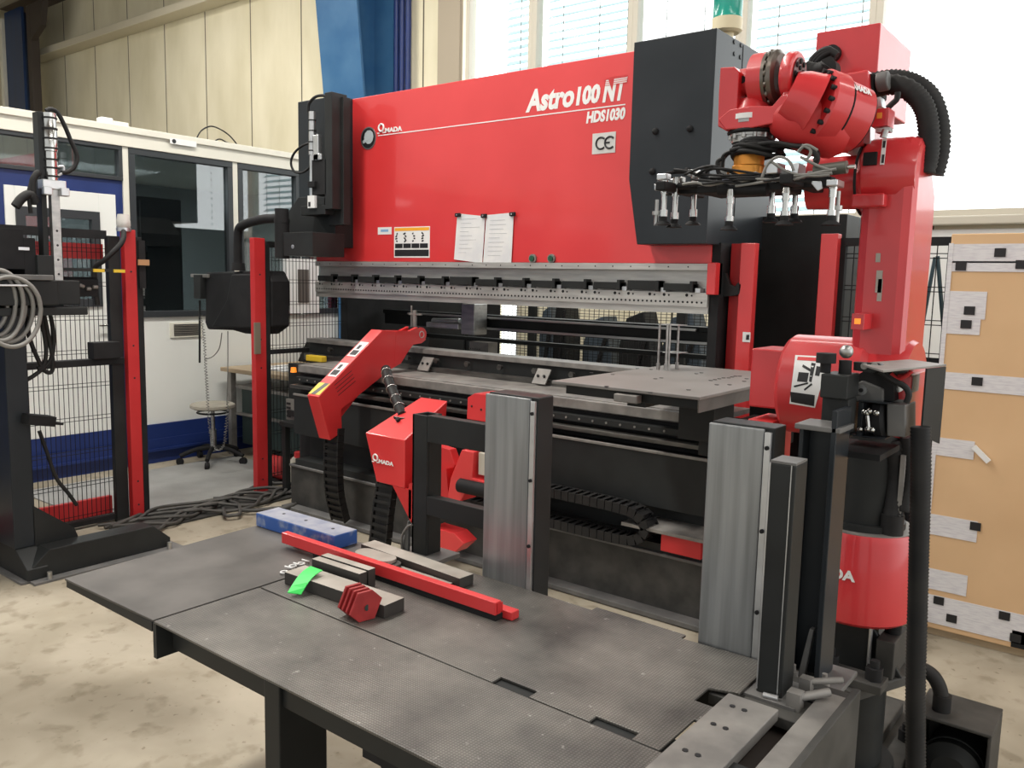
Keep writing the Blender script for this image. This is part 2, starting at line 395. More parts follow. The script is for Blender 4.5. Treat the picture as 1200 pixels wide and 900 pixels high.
struct('trim_1', MB().box(-17.9, -8.6, WY - .28, WY, 5.46, 5.58), mat('wall ledge beige', (0.60, 0.55, 0.43), .6), .01)
struct('trim_2', MB().box(-7.0, 2.6, WY - .10, WY, 2.06, 2.13), WFR, .01)
struct('trim_4', MB().box(-3.2, 7, WY - .03, WY, 0.3, 2.03), WHT, .01)
# beige pier beside the first window
struct('trim_3', MB().box(-7.02, -6.68, WY - .06, WY, 2.13, 6.2), mat('pier beige', (0.40, 0.34, 0.26), .6), .004)
BZ0, BZ1 = 2.13, 5.6
f = MB(); f.box(-6.22, -6.18, WY - .02, WY + .1, .5, 1.75); f.box(-5.80, -5.76, WY - .02, WY + .1, .5, 1.75); f.box(-6.18, -5.80, WY - .02, WY + .1, .5, .54); f.box(-6.18, -5.80, WY - .02, WY + .1, 1.71, 1.75)
fo = struct('window_8', f, WFR, .004); sub('pane', MB().box(-6.18, -5.80, WY + .03, WY + .036, .54, 1.71), GLW, fo)
for i in range(7):
    x0, x1 = WIN_X[i], WIN_X[i + 1]
    f = MB(); t = .055
    f.box(x0, x0 + t, WY - .02, WY + .1, BZ0, BZ1); f.box(x1 - t, x1, WY - .02, WY + .1, BZ0, BZ1)
    f.box(x0 + t, x1 - t, WY - .02, WY + .1, BZ0, BZ0 + t); f.box(x0 + t, x1 - t, WY - .02, WY + .1, BZ1 - t, BZ1)
    fo = struct('window_%d' % (i + 1), f, WFR, .004)
    sub('pane', MB().box(x0 + t, x1 - t, WY + .03, WY + .036, BZ0 + t, BZ1 - t), GLW, fo)
blind_where = ['leftmost window, right of the blue column', 'second window from the left, above the red front', 'third window from the left, above the white lettering', 'window behind the green beacon', 'window behind the tall red robot box', 'window at the top right corner']
for i in range(4):
    x0, x1 = WIN_X[i] + .06, WIN_X[i + 1] - .06
    if i == 0: x0 += .38
    bl = thing('venetian_blind', (x0, WY + .2, BZ0), 'pale blue-white venetian blind hanging outside the ' + (blind_where[i] if i != 0 else 'leftmost window, beside the blue column'), 'blind', 'venetian blinds outside the hall windows')
    s = MB(); n = int((BZ1 - BZ0) / .082)
    til = (.75, .62, .35, .55, .60)[i]
    for k in range(n):
        if k < (0, 0, 0, 0, 0)[i]: continue
        z = BZ0 + .04 + k * .082
        M = Matrix.Rotation(til, 3, 'X')
        s.obox(((x0 + x1) / 2, WY + .2, z), (x1 - x0, .085, .003), M)
    build('slats', s, BLN, bl)
    for xx in (x0 + .22, (x0 + x1) / 2 + .12, x1 - .1):
        build('ladder_cord', MB().box(xx - .004, xx + .004, WY + .155, WY + .159, BZ0, BZ1), MATS['cable grey'], bl)
for xx, lb in ((-.80, 'thin dotted blind cord hanging left of the robot hoses in the bright window'),):
    s = MB()
    for k in range(34): s.box(xx - .006, xx + .006, WY + .2, WY + .205, 2.3 + k * .1, 2.345 + k * .1)
    tag(build('blind_cord', s, CORE), lb, 'cord')

# blue portal columns
col = thing('blue_column', (-8.0, 7.1, 0), 'tapered steel blue portal column on the back wall', 'column')
q = MB(); q.prism([(-8.46, 7.02, 0), (-8.46, 7.02, 3.0), (-8.50, 6.80, 5.4), (-8.50, 6.80, 6.2), (-8.50, 6.83, 6.2), (-8.50, 6.83, 5.4), (-8.46, 7.05, 3.0), (-8.46, 7.05, 0)], (.72, 0, 0)); build('front_flange', q, BLUC, col)
build('web', MB().prism([(-8.12, 7.05, 0), (-8.12, 7.05, 3.0), (-8.12, 6.85, 5.4), (-8.12, 6.85, 6.2), (-8.12, 7.46, 6.2), (-8.12, 7.46, 0)], (.03, 0, 0)), BLUC, col)
build('rear_flange', MB().box(-8.46, -7.74, 7.44, 7.49, 0, 6.2), BLUC, col)
q = MB()
for k in range(3): q.cyl((-7.66 + .1 * k, 7.40, 0), (-7.66 + .1 * k, 7.40, 6.2), .035, n=10)
tag(build('conduit_pipes', q, BLU), 'dark blue vertical conduits running up beside the blue column', 'pipe')
NAVY = mat('streaked navy steel', (0.010, 0.028, 0.085), 0.4, c2=(0.016, 0.045, 0.13), scale=2, stretch=(3, 3, .3))  # deep navy, noise stretched into upright streaks
c2 = thing('blue_column', (-17.0, 6.9, 0), 'dark navy steel column in the far left corner of the hall', 'column')
build('front_flange', MB().box(-17.35, -16.65, 6.85, 6.90, 0, 6.2), NAVY, c2)
build('web', MB().box(-17.02, -16.98, 6.9, 7.1, 0, 6.2), NAVY, c2)
build('edge_strip', MB().box(-17.5, -17.38, 6.8, 6.9, 0, 6.1), CRM, c2)
tg_ = thing('corner_post', (-16.2, 6.9, 0), 'dark brown post and bracket between the far column and the wall ledge', 'post')
build('post', MB().box(-16.58, -16.42, 6.9, 7.05, 0, 6.2), mat('dark brown steel', (.05, .038, .032), .6), tg_, .01)
build('bracket', MB().prism([(-16.42, 6.9, 5.6), (-16.0, 6.9, 5.8), (-15.9, 6.9, 6.2), (-16.42, 6.9, 6.2)], (0, .1, 0)), MATS['dark brown steel'], tg_)

# ================================================================== OFFICE BOOTH (plane X = -6.45)
OX = -6.45
def oy(x, y): return aX(OX, x, y).y
off = thing('office_booth', (OX, 3.5, 0), 'cream and dark blue glazed office booth along the left side', 'booth')
y_end = 6.6
b = MB(); b.box(OX - .12, OX + .03, -2.5, y_end, 2.50, 2.64); b.box(OX - .14, OX + .05, -2.5, y_end, 2.60, 2.65)
build('header_rail', b, CRM, off, .004)
build('roof', MB().box(OX - 3.2, OX - .12, -2.5, y_end, 2.56, 2.62), CRM, off)
yd0, yd1 = oy(8, 300), oy(137, 300)        # door leaf
ym = oy(146, 300); ym2 = oy(153, 300)
yw3a, yw3b = oy(273, 300), oy(279, 300)
b = MB(); b.box(OX - .06, OX, ym2, y_end, .32, 1.19); build('lower_panel', b, WPN, off)
b = MB(); b.box(OX - .07, OX + .015, ym, ym2, .1, 2.50); b.box(OX - .07, OX + .015, yw3a, yw3b, 1.19, 2.50); b.box(OX - .07, OX + .01, y_end - .1, y_end, .0, 2.5); build('mullions', b, CRM, off, .003)
b = MB(); b.box(OX - .08, OX + .02, ym + .001, y_end, .0, .32); b.box(OX + .02, OX + .05, -2.5, y_end, .10, .12); b.box(OX + .02, OX + .03, -2.5, y_end, .12, .2)
b.box(OX - .06, OX + .0, yd1, ym, .32, 2.24); b.box(OX - .06, OX, -2.5, yd0, .32, 2.24); b.box(OX - .06, OX, yd0, yd1, 2.13, 2.24); b.box(OX - .06, OX + .012, -2.5, ym, 0, .32)
build('blue_frame', b, BLU, off)
def win(y0, y1, z0, z1, fw=.07, nm='window_frame'):
    f = MB(); f.box(OX - .05, OX + .02, y0, y1, z0, z0 + fw); f.box(OX - .05, OX + .02, y0, y1, z1 - fw, z1); f.box(OX - .05, OX + .02, y0, y0 + fw, z0 + fw, z1 - fw); f.box(OX - .05, OX + .02, y1 - fw, y1, z0 + fw, z1 - fw)
    fo = build(nm, f, FRM, off, .003); sub('pane', MB().box(OX - .02, OX - .014, y0 + fw, y1 - fw, z0 + fw, z1 - fw), GLO, fo); return fo
win(-.3, ym, 2.24, 2.50, .03); 
win(ym2, yw3a, 1.19, 2.50, .05); win(yw3b, 5.0, 1.19, 2.50, .05); win(5.06, y_end - .1, 1.19, 2.50, .05)
# door
db = MB(); wa, wb_ = oy(20, 300), oy(117, 300); za, zb = 1.40, 1.98
wz0, wz1 = 1.28, 1.99
db.box(OX - .05, OX + .01, yd0, wa, .32, 2.13); db.box(OX - .05, OX + .01, wb_, yd1, .32, 2.13); db.box(OX - .05, OX + .01, wa, wb_, .32, wz0); db.box(OX - .05, OX + .01, wa, wb_, wz1, 2.13)
dr = build('door', db, WPN, off, .003)
f = MB(); f.box(OX - .03, OX + .025, wa, wb_, wz0, wz0 + .06); f.box(OX - .03, OX + .025, wa, wb_, wz1 - .06, wz1); f.box(OX - .03, OX + .025, wa, wa + .06, wz0 + .06, wz1 - .06); f.box(OX - .03, OX + .025, wb_ - .06, wb_, wz0 + .06, wz1 - .06)
sub('door_window_frame', f, FRM, dr); sub('door_pane', MB().box(OX - .01, OX - .004, wa + .06, wb_ - .06, wz0 + .06, wz1 - .06), GLO, dr)
hy = oy(130, 382); h = MB(); h.box(OX + .01, OX + .018, hy - .02, hy + .02, 1.02, 1.2); h.cyl((OX + .01, hy, 1.14), (OX + .06, hy, 1.14), .01); h.cyl((OX + .055, hy + .01, 1.14), (OX + .055, hy - .12, 1.14), .009)
sub('handle', h, STLB, dr)
# vent grille, warm framed hatch
v = MB(); va, vb = oy(203, 390), oy(234, 390)
v.box(OX, OX + .012, va - .03, vb + .02, 1.02, 1.14)
for k in range(7): v.m(1).box(OX + .012, OX + .016, va, vb, 1.035 + k * .014, 1.042 + k * .014)
build('vent_grille', v, [CRM, BLKM], off)
v = MB(); va, vb = oy(333, 330), oy(372, 330); z0, z1 = aX(OX, 350, 367).z, aX(OX, 350, 303).z
v.box(OX - .02, OX + .03, va, vb, z0, z1); v.m(1).box(OX + .03, OX + .036, va + .13, vb - .13, z0 + .1, z1 - .1); 
build('framed_hatch', v, [WHT, mat('hatch grey', (.12, .11, .10), .4)], off, label='white framed hatch with a dark grey field')
build('inner_wall', MB().box(OX - 3.2, OX - 3.1, -2.5, y_end, 0, 2.56), mat('office inner grey', (.36, .39, .39), .7), off)
build('office_floor', MB().box(OX - 3.1, OX - .08, -2.5, y_end, 0, .1), mat('office floor grey', (.12, .12, .12), .6), off)
build('end_wall', MB().box(OX - 3.2, OX, y_end - .05, y_end, 0, 2.56), WPN, off)
# added block inside the booth, stands in for a dark reflection in the pane
ca = thing('dark_reflection_block', (OX - .9, 4.3, .1), 'tall dark grey block standing in for a dark reflection in the booth window left of the ladder cord', 'cabinet')
y0, y1 = aX(OX - .5, 160, 240).y, aX(OX - .5, 214, 240).y; zt = aX(OX - .5, 190, 232).z
build('body', MB().box(OX - 1.2, OX - .52, y0, y1, .1, zt), mat('reflection slate', (.05, .058, .06), .4), ca, .01)
build('door_panel', MB().box(OX - .52, OX - .50, y0 + .03, y1 - .03, .2, zt - .04), MATS['reflection slate'], ca, .004)
# small things on the roof of the booth
p = aX(OX, 127, 151)
s = thing('junction_box', (OX - .03, p.y, 2.65), 'small white box standing on the edge of the booth roof', 'box')
build('body', MB().box(OX - .08, OX + .0, p.y - .05, p.y + .04, 2.65, 2.70), WHT, s, .006); build('side_block', MB().box(OX - .08, OX - .0, p.y + .04, p.y + .16, 2.65, 2.685), CRM, s, .004)
pts = [aX(OX - .1, x, y) for x, y in ((230, 163), (236, 153), (247, 148), (259, 152), (270, 160), (279, 171))]
pts2 = [aX(OX - .1, x, y) for x, y in ((248, 168), (257, 163), (266, 167), (278, 171))]
tag(build('cable_loop', MB().tube(pts, .006).tube(pts2, .006), RUB), 'thin black cable arching over the booth roof edge', 'cable')
p = aX(OX, 198, 165)
lb = thing('booth_sign', (OX + .05, p.y, 2.6), 'small white maker plate on the booth header', 'sign')
ya, yb = oy(195, 165), oy(226, 170)
build('plate', MB().box(OX + .05, OX + .053, ya, yb, 2.57, 2.615), WHT, lb); build('emblem', MB().cyl((OX + .053, ya + .035, 2.592), (OX + .055, ya + .035, 2.592), .017), BLKINK, lb)

# ================================================================== PRESS BRAKE
RY = 3.99
pb = thing('press_brake', (-3.4, RY, 0), 'large red and black press brake with white lettering in the centre', 'machine')
# ram
q = MB(); q.box(-4.953, -1.856, RY, RY + .06, 1.655, 2.76); ram = build('ram_panel', q, RED, pb, .004)
def onram(nm, mb, m, **k): return sub(nm, mb, m, ram, **k)
q = MB(); q.box(-4.953, -1.856, RY - .012, RY + .03, 1.622, 1.655); 
for k in range(28): q.m(1).cyl((-4.9 + k * .1125, RY - .013, 1.638), (-4.9 + k * .1125, RY - .011, 1.638), .004, n=8)
build('ram_trim_strip', q, [HOLD, BLKM], pb)
q = MB(); q.box(-4.953, -1.856, RY + .035, RY + .06, 1.45, 1.622); q.m(1).box(-4.953, -1.856, RY + .06, RY + .42, 1.47, 2.2); build('clamp_beam', q, [HOLD, DST], pb)
q = MB(); q.box(-4.953, -1.86, RY - .012, RY + .035, 1.436, 1.508); q.box(-4.953, -1.86, RY - .0, RY + .03, 1.400, 1.436)
x = -4.93
while x < -1.88:
    q.m(1).cyl((x, RY - .0135, 1.458), (x, RY - .0115, 1.458), .0058, n=8); x += .0262
x = -4.90; k = 0
while x < -1.9:
    q.m(1).cyl((x, RY - .0135, 1.494), (x, RY - .0115, 1.494), .0085, n=8); q.cyl((x + .028, RY - .0135, 1.492), (x + .028, RY - .0115, 1.492), .005, n=8); x += (.085 if k % 2 else .13); k += 1
q.m(0)
build('punch_plate', q, [HOLD, BLKM], pb, label='perforated bright punch plate')
N = 14
for k in range(N):
    x = -4.905 + k * .2155; ww = .17 + (.02 if k in (6, 12) else 0); zt = .012 if k in (6, 12) else 0
    cl = build('tool_clamp', MB().box(x, x + ww, RY - .03, RY + .035, 1.515, 1.553 + zt).box(x + ww - .018, x + ww, RY - .036, RY + .02, 1.508, 1.566), BLK, pb, .003)
    sub('clamp_shim', MB().box(x + ww + .004, x + ww + .034, RY - .016, RY + .03, 1.508, 1.53), ALU, cl)
# side covers
q = MB(); q.box(-4.972, -4.556, 3.85, RY + .9, 2.06, 2.76); build('left_head_cover', q, BLK2, pb, .004)
q = MB(); q.prism([(-5.17, 3.83, 1.92), (-4.95, 3.83, 2.10), (-4.553, 3.83, 2.10), (-4.553, 3.83, 1.86), (-4.553, 3.83, 1.748), (-4.88, 3.83, 1.748), (-4.90, 3.83, 1.80), (-5.17, 3.83, 1.80)][::-1], (0, .75, 0)); build('left_lower_cover', q, BLK, pb, .004)
q = MB(); q.prism([(-2.27, 3.85, 2.76), (-1.822, 3.85, 2.76), (-1.822, 3.85, 1.748), (-2.208, 3.85, 1.748), (-2.27, 3.85, 2.08)], (0, .78, 0)); rc = build('right_head_cover', q, BLK2, pb, .004)
s_ = MB()
for px, py in ((768.5, 154), (809, 151), (765, 201), (806, 200)):
    p = aY(3.85, px, py); s_.ball((p.x, 3.845, p.z), .017, n=12, m=8)
sub('plug', s_, BLKM, rc)
s_ = MB()
for px, py in ((861, 49), (869, 53), (861, 63), (868, 67)):
    p = aX(-1.82, px, py); s_.cyl((-1.822, p.y, p.z), (-1.818, p.y, p.z), .011, n=10)
s_.box(-1.822, -1.8195, aX(-1.82, 871, 60).y, aX(-1.82, 871, 60).y + .004, 1.9, 2.75)
sub('cover_screws', s_, BLKINK, rc)
q = MB(); q.box(-2.2, -1.825, 3.86, 4.6, 1.75, 1.9); q.box(-1.85, -1.37, 4.55, 5.4, 0.0, 1.93); build('side_cabinet', q, BLK, pb, .004)
q = MB(); q.box(-1.81, -1.70, 4.60, 4.62, .3, 1.6)
# frame uprights right
q = MB(); q.box(-1.856, -1.81, 3.95, 4.03, 1.50, 1.66); q.m(1).box(-1.80, -1.72, 4.10, 4.16, .25, 1.76); q.m(0).box(-1.727, -1.652, 4.05, 4.10, 0, 1.76)
fr = build('right_frame', q, [RED, REDD], pb, .003)
q = MB(); q.box(-1.86, -1.81, 4.0, 4.5, 0.2, 1.76); q.box(-1.90, -1.86, 4.2, 4.6, .2, 1.6); build('right_black_web', q, BLKM, pb)
px = [aY(4.05, a, b_) for a, b_ in ((844, 322), (850, 320), (855, 333), (861, 336), (864, 331), (869, 333), (867, 345), (858, 347), (845, 348))]
build('hook_bracket', MB().prism(px, (0, .03, 0)), BLK, pb, .003)
q = MB(); p = aY(4.05, 875, 395); q.box(p.x - .02, p.x + .02, 4.046, 4.049, p.z - .025, p.z + .025); q.m(1).box(p.x, p.x + .015, 4.044, 4.046, p.z - .012, p.z + .012)
build('frame_label', q, [WHT, BLKINK], pb)
# left frame
q = MB(); q.box(-5.05, -4.97, 4.3, 5.2, 0, 2.0); build('left_frame', q, BLKM, pb)
# throat, back gauge
q = MB(); q.box(-4.9, -1.9, 4.60, 4.70, 1.27, 1.30); q.box(-4.9, -1.9, 4.62, 4.68, 1.19, 1.27); q.box(-4.9, -1.9, 5.0, 5.05, 1.07, 1.10)
bg = build('back_gauge', q, BLK, pb, .003)
q = MB(); q.box(-4.6, -2.2, 4.57, 4.60, 1.275, 1.288); q.box(-4.0, -2.1, 4.55, 4.57, 1.20, 1.215); sub('gauge_rail', q, STL, bg)
p0 = aY(4.5, 466 + 86, 358); q = MB(); q.box(p0.x - .02, p0.x + .10, 4.42, 4.56, aY(4.5, 560, 392).z, aY(4.5, 560, 356).z); sub('gauge_block', q, STL, bg, .004)
a, b_ = aY(4.4, 550, 400), aY(4.4, 572, 417); q = MB(); q.box(a.x, b_.x, 4.4, 4.5, b_.z, a.z)
q.m(1)
for i in range(5):
    for j in range(2): q.cyl((a.x + .015 + i * .02, 4.399, b_.z + .02 + j * .02), (a.x + .015 + i * .02, 4.397, b_.z + .02 + j * .02), .004, n=6)
sub('gauge_finger', q, [GRY, BLKM], bg, .003)
a, b_ = aY(4.6, 510, 383), aY(4.6, 548, 374); q = MB()
q.box(a.x, b_.x, 4.5, 4.66, a.z - .0, a.z + .04); q.box(a.x + .1, b_.x + .06, 4.52, 4.60, a.z + .04, a.z + .06); q.cyl((a.x + .05, 4.52, a.z + .05), (b_.x, 4.52, a.z + .06), .02)
sub('gauge_carriage', q, ALU, bg, .005)
# bed
q = MB(); q.box(-4.98, -1.84, 3.92, 4.06, 1.065, 1.095); q.m(1).box(-4.98, -1.84, 3.94, 4.06, .55, 1.065); bed = build('bed', q, [GRY, BLK], pb, .002)
q = MB(); q.box(-4.98, -1.84, 3.89, 3.94, .94, .985); sub('die_rail', q, DST, bed)
s_ = MB()
for k in range(11):
    x = -4.7 + k * .26; s_.cyl((x, 3.92, 1.03), (x, 3.90, 1.03), .012, n=10); s_.cyl((x, 3.90, 1.03), (x, 3.89, 1.03), .018, n=6)
sub('bed_bolts', s_, DST, bed)
for px in (496, 632):
    a = aY(3.85, px, 396 if px < 600 else 434); M = Matrix.Rotation(.95, 3, 'X')
    s_ = MB(); s_.obox((a.x, 3.875, 1.005), (.095, .10, .008), M); s_.m(1).cyl((a.x - .022, 3.872, 1.006), (a.x - .022, 3.864, 1.012), .008, n=8).cyl((a.x + .022, 3.872, 1.006), (a.x + .022, 3.864, 1.012), .008, n=8)
    sub('wedge_plate', s_, [GRY, BLKM], bed)
# front guide rails on the bed
q = MB(); q.box(-4.62, -1.58, 3.60, 3.92, .93, .955); q.box(-4.62, -1.58, 3.56, 3.60, .900, .950); q.m(1).box(-4.62, -1.58, 3.555, 3.56, .902, .906).m(0); build('guide_rail', q, [GRY, DST], pb, .003)
q = MB(); q.box(-4.62, -1.58, 3.58, 3.92, .30, .90); q.m(0)
build('bed_front', q, BLKM, pb)
q = MB(); q.box(-4.6, -1.58, 3.52, 3.58, .845, .875)
q.m(1)
for k in range(38): q.cyl((-4.55 + k * .08, 3.52, .86), (-4.55 + k * .08, 3.517, .86), .006, n=8)
build('hole_rail', q, [BLK, GRY], pb)
q = MB(); q.box(-4.62, -1.58, 3.49, 3.58, .80, .822); build('lower_guide_rail', q, DST, pb, .003)
q = MB(); q.box(-4.55, -1.58, 3.47, 3.56, .50, .765); q.m(1).box(-4.55, -1.58, 3.462, 3.475, .758, .772)
build('front_panel', q, [BLK, GRY], pb, .002)
q = MB(); q.box(-4.55, -1.2, 3.44, 3.56, 0.005, .30); q.m(1).box(-4.55, -1.2, 3.425, 3.56, .285, .30).box(-4.55, -1.2, 3.36, 3.56, 0.005, .03); q.m(0)
build('bottom_channel', q, [FLG, GRY2], pb, .003)
build('chain_tray', MB().box(-4.5, -1.5, 3.44, 3.58, .30, .34).box(-4.5, -1.5, 3.56, 3.58, .34, .52), BLK, pb)
# lying energy chain
def chain(P, w_, hh, m, nm, parent, nrm):
    s = MB(); P = smooth_path(P, 10); L = [0]
    for a, b in zip(P, P[1:]): L.append(L[-1] + (b - a).length)
    tot = L[-1]; pitch = .042; n = int(tot / pitch)
    def at_(d):
        for i in range(len(P) - 1):
            if L[i + 1] >= d: return P[i].lerp(P[i + 1], (d - L[i]) / max(1e-6, L[i + 1] - L[i]))
        return P[-1]
    nrm = Vector(nrm).normalized()
    for i in range(n):
        a, b = at_(i * pitch), at_((i + 1) * pitch); t = (b - a).normalized(); u = nrm.cross(t).normalized(); n2 = t.cross(u)
        M = Matrix((t, u, n2)).transposed(); c = (a + b) / 2
        for sgn in (-1, 1): s.obox(c + n2 * sgn * w_ / 2, (pitch * .92, hh, .010), M)
        s.obox(c + u * hh * .42, (pitch * .42, .006, w_), M); s.obox(c - u * hh * .42, (pitch * .42, .006, w_), M)
        s.obox(c, (pitch * 1.02, hh * .5, w_ * .82), M)
    return build(nm, s, m, parent)
chain([(-3.3, 3.40, .50), (-2.6, 3.40, .50), (-1.98, 3.40, .495), (-1.86, 3.40, .47), (-1.82, 3.40, .42), (-1.86, 3.40, .365), (-1.98, 3.40, .345), (-2.6, 3.40, .345), (-3.3, 3.40, .345)], .09, .045, RUB, 'energy_chain', pb, (0, 1, 0))
q = MB(); q.box(-1.75, -1.55, 3.38, 3.46, .33, .41); build('red_stop_block', q, REDD, pb, .003)
q = MB(); q.box(-1.95, -1.30, 3.36, 3.56, .415, .43); build('stop_rail', q, GRY, pb)
# left end of the bed
q = MB(); q.prism([aX(-4.98, 340, 425) + Vector((0, -.02, 0)), aX(-4.98, 384, 425), aX(-4.98, 384, 478), aX(-4.98, 338, 470)], (.30, 0, 0)); build('left_drive_housing', q, BLK, pb, .004)
a = aY(3.70, 338, 470); q = MB(); q.box(a.x, a.x + .14, 3.68, 3.70, a.z - .13, a.z + .02); q.m(1)
for i in range(4): q.box(a.x + .01, a.x + .05, 3.675, 3.68, a.z - .11 + i * .03, a.z - .095 + i * .03)
build('switch_label', q, [CORE, BLKINK], pb)
a = aY(3.75, 362, 419); q = MB(); q.obox((a.x + .08, 3.75, a.z), (.17, .05, .042), Matrix.Rotation(-.0, 3, 'Y')); build('handle', q, YEL, pb, .006, 'yellow handle')
a = aY(3.72, 344, 433); q = MB(); q.cyl((a.x, 3.72, a.z - .02), (a.x, 3.72, a.z + .015), .022, .018); build('signal_lamp', q, LAMP, pb, label='small orange lamp')
q = MB(); q.box(-4.86, -4.56, 3.58, 3.9, .50, .53); q.box(-4.86, -4.82, 3.6, 3.64, 0, .5); q.box(-4.66, -4.62, 3.6, 3.64, 0, .5); q.box(-4.88, -4.55, 3.66, 3.9, .56, .60); build('end_stand', q, BLK, pb)
a = aY(3.6, 357, 518); b_ = aY(3.6, 376, 542); q = MB(); q.box(a.x, b_.x, 3.6, 3.7, b_.z, a.z); build('red_box', q, REDD, pb, .003)
# lettering and marks on the ram
def rx(x, y): return aY(RY, x, y)
F_ = (1, 0, 0); U_ = (0, 0, 1); yf = RY - .001
a = rx(616, 133); b_ = rx(703, 103)
def rt(nm, s, x0, y0, x1, y1b, htop, shear=.12, bold=.03, m=WHT):
    # x0,y0 lower left px, x1 right px, htop = top px at left
    a = rx(x0, y0); c = rx(x1, y1b); t = rx(x0, htop)
    return text(nm, s, (a.x, yf, a.z), c.x - a.x, t.z - a.z, F_, U_, m, ram, shear, bold)
rt('lettering', 'Astro', 616, 132.5, 671.5, 125, 106, .16, .04)
rt('lettering', '100', 675, 124.2, 702, 121, 102, .12, .05)
rt('lettering', 'NT', 706, 120.5, 731, 117, 94, .16, .05)
rt('lettering', 'HDS1030', 687, 145, 732, 139.5, 131, .12, .05)
q = MB(); a = rx(443, 159); b_ = rx(733, 121.5); q.box(a.x, b_.x, yf - .001, yf, a.z - .004, a.z + .002); onram('white_line', q, WHT)
q = MB(); a = rx(443, 155)
for k in range(5): aa = rx(708, 101 - k * 2.2); q.box(aa.x, rx(735, 97).x, yf - .0025, yf - .0012, aa.z, aa.z + .0025)
onram('lettering_stripes', q, MATS['red paint'])
def omark(org, s, name='brand_lettering', X=F_, Z=U_, N=(0, -1, 0), par=ram, m=WHT):
    """ring-shaped first letter followed by MADA, cap height s"""
    org = Vector(org); X = Vector(X).normalized(); Z = Vector(Z).normalized(); N = Vector(N).normalized()
    q = MB(); q.torus(org + X * s * .62 + Z * s * .72, s * .46, s * .13, N, 24, 6)
    for sx in (.12, 1.12): 
        c = org + X * s * sx + Z * s * .08; M = Matrix((X, N, Z)).transposed(); q.obox(c + N * .001, (s * .42, .002, s * .16), M)
    build(name, q, m, par)
    return text(name, 'MADA', org + X * s * 1.35 + N * .0005, s * 3.1, s * .62, X, Z, m, par, 0, .05)
a = rx(443, 157); omark((a.x, yf, a.z), .052)
q = MB(); a = rx(432, 162); q.cyl((a.x, RY, a.z), (a.x, RY - .004, a.z), .075, n=32); q.m(1).cyl((a.x, RY - .004, a.z), (a.x, RY - .005, a.z), .066, n=32)
q.m(2).cyl((a.x + .008, RY - .005, a.z + .006), (a.x + .008, RY - .007, a.z + .006), .046, n=10).obox((a.x - .02, RY - .006, a.z - .01), (.07, .004, .022), Matrix.Rotation(-.5, 3, 'Y'))
onram('round_emblem', q, [ALU, BLKINK, mat('emblem grey', (.45, .5, .52), .3)], label='round black and silver emblem')
a = rx(694, 181); b_ = rx(722, 154); q = MB(); q.box(a.x, b_.x, RY - .003, RY, a.z, rx(694, 157).z); ce = onram('mark_plate', q, mat('mark plate grey', (.62, .62, .60), .4), label='pale plate with two letters')
hh = rx(694, 157).z - a.z; ww = b_.x - a.x
q = MB(); q.torus((a.x + ww * .38, RY - .004, a.z + hh * .5), hh * .28, hh * .05, (0, -1, 0), 16, 6, math.radians(225), math.radians(495)); q.torus((a.x + ww * .76, RY - .004, a.z + hh * .5), hh * .28, hh * .05, (0, -1, 0), 16, 6, math.radians(225), math.radians(495)); q.box(a.x + ww * .56, a.x + ww * .76, RY - .006, RY - .003, a.z + hh * .46, a.z + hh * .54)
onram('mark_letters', q, BLKINK)
a = rx(462, 302); b_ = rx(504, 265); q = MB(); q.box(a.x, b_.x, RY - .002, RY, a.z, b_.z)
W_, H_ = b_.x - a.x, b_.z - a.z
q.m(1).box(a.x + .006, b_.x - .006, RY - .003, RY - .002, b_.z - .13 * H_, b_.z - .03 * H_)
q.m(2).box(a.x + .008, b_.x - .008, RY - .003, RY - .002, a.z + .05 * H_, a.z + .26 * H_)
for k in range(4): q.box(a.x + .01 + k * (W_ - .02) / 4, a.x + .004 + (k + 1) * (W_ - .02) / 4, RY - .003, RY - .002, a.z + .31 * H_, a.z + .46 * H_)
for k in range(4):
    cx = a.x + .02 + k * (W_ - .02) / 4
    for j in range(4): q.obox((cx + random.uniform(0, .02), RY - .0025, a.z + (.54 + j * .08) * H_), (.012 + random.random() * .014, .001, .010), Matrix.Rotation(random.uniform(-.8, .8), 3, 'Y'))
onram('warning_label', q, [WHT, mat('label orange', (.9, .42, .03), .5), BLKINK])
a = rx(443, 275); b_ = rx(459, 266); q = MB(); q.box(a.x, b_.x, RY - .002, RY, a.z, b_.z); q.m(1).box(a.x + .03, b_.x - .03, RY - .003, RY - .002, a.z + .018, b_.z - .015); onram('small_label', q, [WHT, mat('label blue', (.25, .45, .7), .5)])
for px in (625, 647):
    a = rx(px, 303); q = MB(); q.cyl((a.x, RY, a.z), (a.x, RY - .012, a.z), .026, n=20); q.m(1).cyl((a.x, RY - .012, a.z), (a.x, RY - .02, a.z), .016, n=16); onram('push_button', q, [GRY, mat('button green', (.02, .09, .05), .3)])
